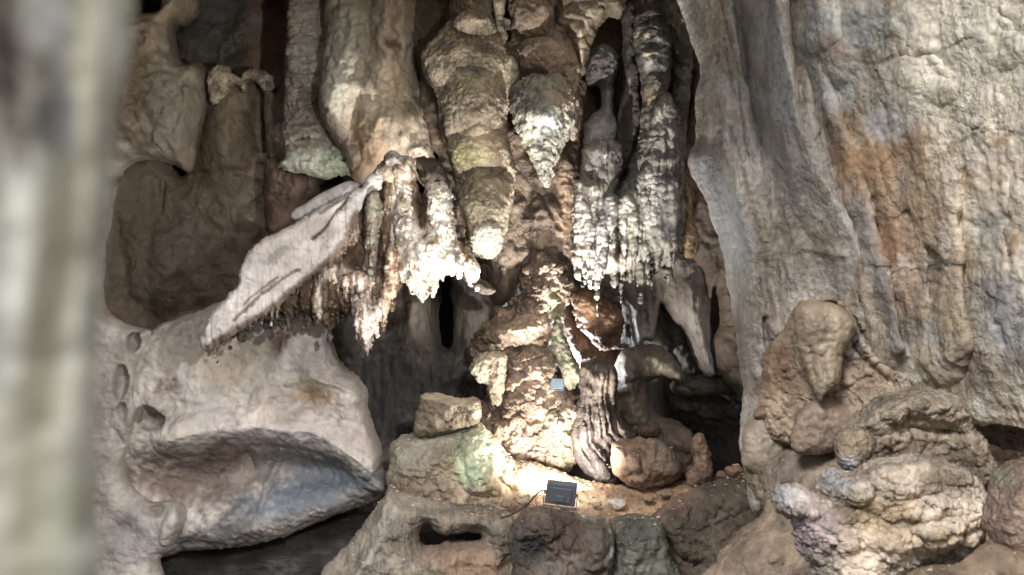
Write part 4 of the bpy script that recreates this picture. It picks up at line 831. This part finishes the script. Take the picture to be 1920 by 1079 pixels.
rock('cave_wall', 'broad pale right-hand wall stained orange and white with dark cracks', None,
     [(1450, -140), (2600, -140), (2600, 860), (2050, 815), (1930, 806), (1880, 796), (1830, 782), (1780, 768), (1720, 766), (1660, 778), (1600, 800), (1480, 800), (1560, 500), (1500, 260)],
     7.87, 100, 170, irr=.5, power=1.2, ax=-.45, step=2.5, mat='pale_wall_rock', kind='structure', back=.5,
     feats=[('l', [(1640, 127), (1665, 114), (1690, 111), (1712, 118)], 5, -16), ('l', [(1712, 112), (1740, 106), (1758, 118), (1775, 134)], 5, -16), ('l', [(1728, 130), (1752, 128), (1775, 138)], 3, -9), ('b', 1740, 150, 60, 40, 0, 14), ('l', [(1870, 32), (1892, 44), (1900, 60), (1896, 74)], 5, -22),
            ('l', [(1880, 15), (1890, 0)], 5, -18), ('l', [(1740, 465), (1746, 500), (1748, 560)], 6, -34), ('l', [(1768, 475), (1766, 500)], 5, -18), ('l', [(1786, 425), (1800, 395)], 5, -16), ('l', [(1780, 430), (1790, 400)], 6, -10), ('b', 1830, 230, 60, 60, 0, 14), ('b', 1690, 60, 70, 40, 0, 10), ('b', 1560, 80, 40, 60, 0, 10),
            ('l', [(1600, 50), (1640, 60), (1650, 90), (1630, 110)], 5, -8), ('l', [(1590, 70), (1560, 90), (1550, 130)], 5, -9), ('l', [(1730, 220), (1780, 235), (1810, 250), (1860, 220)], 4, -8), ('l', [(1580, 275), (1640, 280)], 3, -6), ('l', [(1650, 400), (1640, 500), (1680, 560)], 14, -12), ('saw', 170, 6, 18, 1.6), ('r', [(1500, -80), (1520, 120), (1580, 300), (1630, 460), (1660, 640)], 60, 80), ('l', [(1560, 120), (1610, 300), (1665, 470), (1700, 640)], 18, -44), ('r', [(1690, 150), (1730, 330), (1760, 520), (1770, 690)], 46, 40), ('l', [(1640, 380), (1690, 560), (1712, 700)], 12, -26), ('l', [(1800, 330), (1808, 560), (1830, 700)], 16, -34), ('E', 1560, 110, 70, 60, 20, 128), ('E', 1735, 175, 80, 44, 8, 140), ('E', 1650, 60, 66, 40, 10, 132), ('E', 1880, 100, 60, 50, 20, 138), ('b', 1860, 440, 40, 70, 0, -20), ('b', 1720, 60, 120, 90, 20, 30), ('b', 1590, 420, 60, 140, -10, 26), ('b', 1850, 330, 80, 120, 0, 30), ('b', 1700, 500, 60, 80, 0, -24), ('l', [(1505, 120), (1520, 240), (1590, 330), (1620, 470)], 22, -30), ('r', [(1540, 200), (1600, 270), (1660, 420), (1690, 560)], 50, 26), ('r', [(1790, 200), (1770, 400), (1800, 620)], 60, 26), ('l', [(1700, 300), (1720, 440), (1735, 560)], 26, -20), ('l', [(1840, 300), (1830, 560)], 30, -20), ('r', [(1600, 300), (1640, 480), (1670, 640)], 34, 16),
            ('l', [(1620, 540), (1624, 590)], 5, -20), ('b', 1860, 450, 40, 50, 0, -10), ('l', [(1880, 330), (1890, 440), (1900, 480)], 6, -10), ('l', [(1735, 580), (1770, 600), (1775, 640)], 5, -12), ('b', 1730, 680, 30, 40, 0, 12)],
     disp=[('crumb', 3, 20), ('fbm', 22, 150), ('lump', 1.8, 34), ('crumb', 3.6, 48), ('rid', 4, 60, (1, 1, 1.6)), ('pit', 3, 50)],
     col=('#dfd3bf', '#c2b095', 90), col2=('#a88a68', 60, .16),
     patches=[(1800, 120, 170, 120, 0, '#e2dcca', .7), (1560, 60, 70, 110, 0, '#c9cdcc', .6), (1740, 560, 120, 70, 20, '#b59c80', .6), (1880, 240, 90, 90, 0, '#d9cbb4', .7), (1690, 420, 60, 80, 10, '#bf9064', .7), (1600, 480, 40, 140, -10, '#a39079', .6),
              ('line', [(1500, -60), (1525, 140), (1590, 330), (1640, 520), (1660, 640)], 12, '#a6a6a3', .8), ('line', [(1640, 500), (1660, 600), (1690, 680)], 12, '#7b7775', .6), ('line', [(1745, 470), (1748, 560)], 9, '#6f5b49', .6), (1640, 310, 95, 70, 15, '#ac8459', .95), (1600, 230, 60, 34, -20, '#9c8360', .8), (1670, 460, 34, 50, 0, '#a87d55', .7), (1655, 225, 34, 34, 0, '#cfcdd0', .9), (1570, 170, 40, 40, 0, '#c2c6c6', .8), (1600, 50, 90, 40, 0, '#bcbfba', .7), (1690, 190, 70, 30, 0, '#c0bba2', .6),
              (1860, 60, 80, 70, 0, '#d3cdb8', .7), (1700, 620, 24, 60, 20, '#7f7f82', .7), (1850, 440, 36, 50, 10, '#aeaba2', .9), (1880, 600, 50, 90, -20, '#8f9096', .8), (1720, 370, 60, 60, 0, '#b9a383', .7), (1800, 340, 20, 30, 0, '#b08a5f', .6), (1860, 270, 20, 12, 0, '#b58e60', .7),
              (1760, 600, 60, 60, 0, '#9d8b6c', .7), (1680, 560, 40, 60, 0, '#9a7a60', .6), (1640, 650, 50, 40, 0, '#8f8778', .5), (1740, 620, 14, 30, 0, '#babcb8', .7), (1820, 480, 30, 40, 0, '#a68d5a', .5), (1560, 640, 60, 60, 0, '#8d7c69', .7), (1850, 700, 60, 40, 0, '#806c58', .6),
              (1555, 100, 30, 30, 0, '#a0704f', .4), (1610, 110, 30, 14, 20, '#94684c', .5)])
rock('cracked_rock_face', 'cracked brown rock panel behind the shield shaped lobe', 'rock',
     [(1428, 700), (1440, 650), (1470, 620), (1500, 570), (1560, 560), (1610, 600), (1644, 656), (1690, 720), (1700, 780), (1600, 830), (1440, 820)],
     8.75, 46, 40, ax=-.2, step=2.5, mat='rough_limestone', edge=((3, 20),), feats=[('l', [(1525, 558), (1570, 566), (1604, 598), (1646, 654)], 8, -44), ('l', [(1600, 650), (1640, 692), (1688, 728)], 6, -26), ('b', 1600, 640, 30, 30, 0, 8), ('l', [(1560, 740), (1640, 700)], 4, -8)],
     disp=[('fbm', 6, 40), ('crack', 5, 36), ('lump', 1.4, 16), ('crumb', 2.7, 22), ('fbm', 2, 8)], col=('#ac957a', '#937c64', 50), patches=[(1600, 640, 40, 30, 0, '#98958a', .7), (1460, 690, 30, 50, 0, '#8c6a4b', .8)])
rock('rock_lobe', 'smooth shield shaped lobe with a pointed tip hanging on the right wall', 'rock lobe',
     [(1494, 580), (1512, 564), (1545, 566), (1584, 584), (1606, 610), (1590, 640), (1576, 670), (1574, 710), (1562, 732), (1546, 740), (1538, 752), (1528, 736), (1512, 700), (1496, 650), (1490, 610)],
     8.45, 40, 34, step=2, mat='smooth_flowstone', edge=((1.5, 16),), irr=.4, feats=[('l', [(1521, 650), (1526, 690), (1536, 735)], 3.5, -9), ('l', [(1540, 670), (1548, 710)], 3.5, -7), ('b', 1520, 600, 24, 30, 0, 8), ('b', 1560, 700, 12, 24, 0, 8)], disp=[('fbm', 3, 30), ('fbm', 1.6, 8), ('rid', 1.2, 14)],
     col=('#a59277', '#8d7c66', 50), patches=[(1535, 735, 10, 20, 0, '#b5ab9a', .6)])
rock('rock_lobe', 'rounded fold of smooth rock at the foot of the slanting buttress', 'rock lobe',
     [(1396, 800), (1420, 780), (1450, 780), (1478, 800), (1480, 840), (1460, 870), (1440, 900), (1400, 880), (1392, 840)], 9.0, 26, 34, step=2.5, mat='smooth_flowstone', disp=[('fbm', 3, 30), ('fbm', 1.5, 9)], col=('#9c8e79', '#83735f', 50), edge=((1.5, 16),))
rock('rock_lobe', 'brownish overlapping fold above the pale one at the buttress foot', 'rock lobe',
     [(1412, 780), (1430, 758), (1460, 750), (1490, 766), (1496, 790), (1470, 800), (1440, 790)], 8.95, 20, 22, step=2.5, mat='smooth_flowstone', disp=[('fbm', 3, 26), ('fbm', 1.5, 9)], col=('#8d7158', '#765d48', 40), edge=((1.5, 14),))
rock('rock_lobe', 'wide tan fold between the shield lobe and the boulders', 'rock lobe',
     [(1486, 800), (1500, 770), (1540, 746), (1590, 760), (1606, 790), (1590, 830), (1540, 850), (1490, 850)], 8.6, 26, 34, step=2.5, mat='smooth_flowstone', disp=[('fbm', 6, 34), ('crumb', 3, 22)], col=('#98816a', '#7d6855', 50), edge=((2, 16),))
rock('rock_slope', 'large shaded brown slope in the lower right behind the pale boulders', 'rock slope',
     [(1400, 880), (1440, 840), (1500, 800), (1560, 790), (1660, 780), (1780, 800), (1950, 860), (2500, 960), (2500, 1160), (1320, 1160), (1340, 1060), (1380, 1000), (1430, 960)],
     8.46, 70, 70, ax=-.2, ay=-.25, step=2.5, mat='rough_limestone', edge=((3, 26),), feats=[('b', 1420, 1020, 50, 60, 0, 14), ('l', [(1430, 960), (1500, 900), (1560, 870)], 20, -8), ('b', 1470, 860, 50, 30, -20, 12)],
     disp=[('fbm', 9, 60), ('lump', 1.8, 20), ('crumb', 3.6, 28), ('fbm', 2.5, 9)], col=('#98846d', '#7a6753', 60), patches=[(1470, 860, 50, 60, 0, '#84766a', .7), (1800, 860, 100, 50, 10, '#4a3528', .8)])
rock('rock_ledge', 'flat crusty ledge jutting out beneath the long black cleft', 'rock ledge',
     [(1580, 806), (1600, 784), (1622, 768), (1650, 744), (1676, 736), (1700, 728), (1750, 730), (1790, 742), (1810, 762), (1822, 800), (1850, 840), (1860, 900), (1740, 930), (1640, 920), (1600, 860)],
     8.0, 56, 40, step=2, mat='crusty_calcite', edge=((6, 22), (3, 8)), irr=1.3, feats=[('r', [(1620, 785), (1700, 752), (1790, 760)], 34, 26), ('l', [(1600, 815), (1680, 800), (1800, 812)], 9, -18), ('l', [(1700, 770), (1712, 830)], 5, -14), ('b', 1740, 850, 80, 30, 10, -16), ('E', 1650, 790, 50, 40, -10, 70), ('E', 1760, 775, 50, 30, 10, 74)], disp=[('lump', 2.7, 22), ('crumb', 5.4, 31), ('fbm', 5, 34), ('lump', 1.1, 9), ('crumb', 2.2, 13)], col=('#bba98f', '#9c8a73', 40), patches=[(1740, 862, 90, 36, 10, '#6e5947', .8)])  # dark lower patch paints the shadowed face below the crusted top
rock('rock_recess', 'dark red brown recess wall at the right edge below the cleft', 'rock',
     [(1740, 700), (1830, 720), (1880, 730), (2050, 750), (2050, 980), (1860, 960), (1800, 900), (1770, 800)], 9.0, 30, 40, step=3, mat='rough_limestone', disp=[('fbm', 8, 40), ('fbm', 3, 10)], col=('#5b4433', '#3c2d23', 60), patches=[(1870, 790, 50, 24, 0, '#4a452a', .6)])
rock('boulder', 'knobbly pale block perched at the back of the foreground rocks', 'boulder',
     [(1566, 826), (1580, 810), (1610, 806), (1634, 816), (1640, 840), (1622, 870), (1612, 888), (1590, 884), (1570, 862)], 7.6, 32, 24, step=2, mat='crusty_calcite', edge=((2, 12),), disp=[('lump', 2.2, 18), ('crumb', 4.5, 25), ('fbm', 3, 14), ('lump', 0.9, 7), ('crumb', 1.8, 10)], col=('#a89478', '#8a775e', 30), patches=[(1590, 870, 16, 18, 0, '#b9b9bd', .8)])
rock('boulder', 'big layered golden and lilac boulder in the right foreground', 'boulder',
     [(1456, 930), (1468, 916), (1500, 916), (1536, 926), (1540, 900), (1560, 884), (1600, 886), (1640, 866), (1690, 862), (1740, 862), (1790, 878), (1830, 910), (1850, 940), (1840, 990), (1810, 1040), (1700, 1060), (1640, 1150), (1560, 1150), (1530, 1070), (1500, 1030), (1486, 980), (1466, 955)],
     7.0, 90, 80, step=2, mat='crusty_calcite', edge=((4, 22), (2, 8)),
     feats=[('saw', 58, 9, 8, 1.4), ('E', 1700, 900, 90, 44, 6, 112), ('E', 1590, 925, 60, 34, -8, 104), ('E', 1650, 1010, 80, 40, 4, 116), ('E', 1780, 970, 60, 50, 0, 104), ('l', [(1610, 950), (1660, 980), (1720, 975), (1790, 965)], 7, -18), ('l', [(1800, 985), (1806, 1020), (1790, 1040), (1770, 1060)], 6, -20), ('l', [(1560, 940), (1610, 950)], 6, -10), ('e', 1640, 930, 70, 30, 5, 14), ('e', 1720, 1000, 90, 36, -5, 12), ('l', [(1560, 1030), (1570, 1010)], 5, -12), ('b', 1480, 935, 30, 20, 20, 10)],
     disp=[('lump', 3.6, 30, (1.4, 1, .8)), ('crumb', 12, 46, (1.5, 1, .8)), ('rid', 6, 44, (1.6, 1, .8)), ('lump', 1.4, 11), ('crumb', 2.7, 15), ('crack', 4, 36)],
     col=('#e0cfba', '#c6b39a', 50), col2=('#96795f', 40, .34), patches=[(1640, 960, 80, 36, 5, '#bd9d6c', .7), (1520, 1010, 50, 60, 20, '#bba5a6', .9), (1480, 930, 30, 16, 10, '#b6b3bd', .8), (1560, 905, 40, 20, 0, '#a9aab0', .7), (1740, 1010, 90, 36, 0, '#bba27a', .6), (1600, 1030, 50, 30, 0, '#cdb39c', .7), (1750, 900, 50, 24, 0, '#a8906f', .6)])
rock('boulder', 'pinkish boulder cut by the right edge of the picture', 'boulder',
     [(1846, 960), (1856, 920), (1870, 890), (1900, 866), (1960, 850), (2060, 870), (2060, 1120), (1940, 1080), (1880, 1030), (1852, 1000)],
     6.7, 70, 60, step=2.5, mat='crusty_calcite', edge=((3, 20),), disp=[('lump', 2.7, 26), ('crumb', 5.4, 36), ('fbm', 6, 40), ('lump', 1.1, 10), ('crumb', 2.2, 14)], col=('#c6a68d', '#a68a72', 50), patches=[(1880, 895, 30, 20, 0, '#9ba084', .7)])
rock('boulder', 'smooth brown stone at the bottom right below the layered boulder', 'boulder',
     [(1690, 1090), (1740, 1062), (1800, 1056), (1860, 1020), (1960, 1060), (2060, 1100), (2060, 1200), (1640, 1200)], 6.6, 60, 60, step=3, mat='rough_limestone', disp=[('fbm', 6, 50), ('fbm', 2, 10)], col=('#9c8468', '#7c684f', 60))

# ---- the blurred pillar beside the camera
rock('foreground_pillar', 'out of focus pale green and grey pillar filling the left edge', 'rock pillar',
     [(-500, -220), (250, -220), (240, -60), (234, 60), (212, 220), (197, 360), (180, 500), (173, 660), (170, 800), (170, 960), (184, 1030), (180, 1100), (190, 1300), (-500, 1300)],
     1.0, 150, 170, step=6, mat='blurred_pillar_rock', back=1.2, edge=((4, 80),),
     feats=[('r', [(60, -100), (80, 250), (70, 600)], 80, 26), ('b', 110, 220, 26, 110, 0, -26), ('r', [(200, -100), (175, 400), (135, 1100)], 46, 34), ('l', [(140, -100), (130, 300), (80, 800)], 26, -24), ('b', 0, 120, 30, 200, 0, -40), ('l', [(150, 300), (70, 700), (60, 1100)], 24, -14)],
     disp=[('fbm', 8, 120), ('fbm', 3, 30)], col=('#999c90', '#84867a', 160), irr=.5,
     patches=[('line', [(215, -60), (200, 250), (165, 520), (140, 800), (160, 1080)], 26, '#b1b4a4', .8), ('line', [(150, -60), (150, 200), (110, 420), (70, 700), (50, 1100)], 26, '#8b8b76', .85), ('line', [(240, -60), (222, 220), (196, 420)], 12, '#75765c', .7), ('line', [(70, 260), (50, 480), (20, 700)], 24, '#a5a9a2', .8),
              (112, 225, 26, 60, 0, '#70767d', .9), (100, 60, 34, 60, 0, '#8f959b', .7), (0, 560, 30, 120, 0, '#77747a', .8), (100, 1000, 30, 120, 8, '#6d7058', .7), (22, 120, 70, 200, -6, '#33291f', 1), (-10, 320, 30, 120, -8, '#4b4038', .8)])


# ================================================================== the floodlights
def box_mesh(bm_list, name, mat, parent=None):
    import bmesh
    bm = bmesh.new()
    for (c, s_, rx, bev) in bm_list:
        g = bmesh.ops.create_cube(bm, size=1.0)
        M = Matrix.Translation(c) @ Matrix.Rotation(rx, 4, 'X') @ Matrix.Diagonal((*s_, 1))
        bmesh.ops.transform(bm, matrix=M, verts=g['verts'])
        if bev:
            ed = list({e for v in g['verts'] for e in v.link_edges})
            bmesh.ops.bevel(bm, geom=ed, offset=bev, segments=2, affect='EDGES', profile=.5)
    me = bpy.data.meshes.new(name); bm.to_mesh(me); bm.free(); me.materials.append(MATS[mat])
    o = bpy.data.objects.new(name, me); COL.objects.link(o); o.parent = parent
    return o


def floodlight(loc, yaw, tilt, sc, label, body_mat, group=None, small=False):
    root = bpy.data.objects.new('floodlight', None); COL.objects.link(root)
    root.location = loc; root.scale = (sc,) * 3; root.rotation_euler = (tilt[0], tilt[1], yaw)
    set_tags(root, label, 'floodlight', None, group)
    # local frame: x across, z up, face looks to +y and up
    box_mesh([((0, 0, .09), (.19, .035, .15), 0, .006)], 'housing', body_mat, root)
    if not small: box_mesh([((0, -.021, .09), (.14, .01, .10), 0, .004), ((0, -.03, .07), (.05, .012, .04), 0, .003)], 'driver_box', body_mat, root)
    for x in (() if small else (-.07, .07)): box_mesh([((x, 0, .165), (.02, .03, .008), 0, .001)], 'clip', body_mat, root)
    for x in (-.101, .101): box_mesh([((x, 0, .09), (.012, .02, .02), 0, .003)], 'knob', body_mat, root)
    box_mesh([((0, .0185, .162), (.188, .012, .012), 0, .002), ((0, .0185, .018), (.188, .012, .012), 0, .002), ((-.089, .0185, .09), (.012, .012, .134), 0, .002), ((.089, .0185, .09), (.012, .012, .134), 0, .002)], 'bezel', body_mat, root)
    box_mesh([((0, .021, .09), (.164, .004, .13), 0, 0)], 'glass', 'lit_lamp_glass', root)
    box_mesh([((-.104, 0, .05), (.006, .022, .10), 0, .001), ((.104, 0, .05), (.006, .022, .10), 0, .001), ((0, 0, -.004), (.214, .022, .006), 0, .001)], 'bracket', body_mat, root)
    return root


fl = floodlight(P(1049, 950, 10.33), math.radians(-4), (math.radians(20), math.radians(7), 0), 1.16, 'small grey LED floodlight glowing at its top edge on the rock', 'grey_painted_metal')
fl2 = floodlight(P(1044, 732, 11.0), math.radians(-30), (math.radians(-10), 0, 0), .55, 'little pale floodlight half hidden behind the stalagmite', 'pale_lamp_metal', small=True)


def cable(name, pts, rad, mat, label, cat):
    p = [Vector(q) for q in pts]; path = []
    for i in range(len(p) - 1):
        a_, b_, c_, d_ = p[max(i - 1, 0)], p[i], p[i + 1], p[min(i + 2, len(p) - 1)]
        for k in range(6):
            t = k / 6
            path.append(.5 * ((2 * b_) + (c_ - a_) * t + (2 * a_ - 5 * b_ + 4 * c_ - d_) * t * t + (3 * b_ - a_ - 3 * c_ + d_) * t ** 3))
    path.append(p[-1]); vs = []; fs = []
    for i, q in enumerate(path):
        t = (path[min(i + 1, len(path) - 1)] - path[max(i - 1, 0)]).normalized()
        u = t.cross(Vector((0, 1, .1))).normalized(); v = t.cross(u)
        for k in range(8):
            an = k * math.pi / 4; vs.append(q + rad * (u * math.cos(an) + v * math.sin(an)))
        if i:
            for k in range(8):
                A = (i - 1) * 8; B = i * 8; fs.append((A + k, A + (k + 1) % 8, B + (k + 1) % 8, B + k))
    me = bpy.data.meshes.new(name); me.from_pydata([tuple(v) for v in vs], [], fs); me.update()
    me.polygons.foreach_set('use_smooth', np.ones(len(fs), bool)); me.materials.append(MATS[mat])
    o = bpy.data.objects.new(name, me); COL.objects.link(o)
    set_tags(o, label, cat, None, None)
    return o


cable('power_cable', [P(1026, 922, 10.3), P(1015, 920, 10.28), P(1000, 934, 10.2), P(985, 950, 10.1), P(960, 965, 10.05), P(938, 972, 10.0)], .006, 'black_rubber', 'thin black cable looping from the floodlight down to the rock', 'cable')
print('VERTS', NV[0])


# ================================================================== grit lying on the ledges
bpy.context.view_layer.update()
dg = bpy.context.evaluated_depsgraph_get()
rg = random.Random(11)
gv, gf, gc = [], [], []
for (xa, xb, ya, yb, z0, n) in ((-.3, 1.9, 9.9, 11.0, .42, 1500), (-1.2, .1, 9.8, 11.0, .55, 500), (1.7, 3.6, 6.2, 8.2, .75, 900)):
    for _ in range(n):
        x, y = rg.uniform(xa, xb), rg.uniform(ya, yb)
        ok, loc, nor, _i, ob, _m = SC.ray_cast(dg, Vector((x, y, z0)), Vector((0, 0, -1)))
        if not ok or nor.z < .72 or loc.z < -1.2 or ob.name.startswith(('housing', 'bezel', 'clip', 'glass', 'bracket', 'power', 'driver', 'knob')): continue
        r = .004 + .011 * rg.random() ** 2.5
        b0 = len(gv)
        for d in ((1, 0, 0), (-.5, .87, 0), (-.5, -.87, 0), (.2, .1, .9), (.1, -.2, -.6)):
            gv.append((loc.x + r * (d[0] + rg.uniform(-.3, .3)) * 1.3, loc.y + r * (d[1] + rg.uniform(-.3, .3)), loc.z + r * .3 + r * (d[2] + rg.uniform(-.2, .2)) * .8))
        for f in ((0, 1, 3), (1, 2, 3), (2, 0, 3), (1, 0, 4), (2, 1, 4), (0, 2, 4)): gf.append(tuple(b0 + k for k in f))
        t = rg.random(); c_ = lin('#c4b094') * t + lin('#6a5542') * (1 - t); gc += [c_] * 5
me = bpy.data.meshes.new('gravel'); me.from_pydata(gv, [], gf); me.update()
at = me.color_attributes.new('Col', 'FLOAT_COLOR', 'POINT')
at.data.foreach_set('color', np.concatenate([np.array(gc), np.ones((len(gc), 1))], 1).astype(np.float32).ravel())
me.materials.append(MATS['smooth_flowstone'])
og = bpy.data.objects.new('gravel', me); COL.objects.link(og)
set_tags(og, 'fine rock grit scattered over the ledges', 'gravel', 'stuff', None)
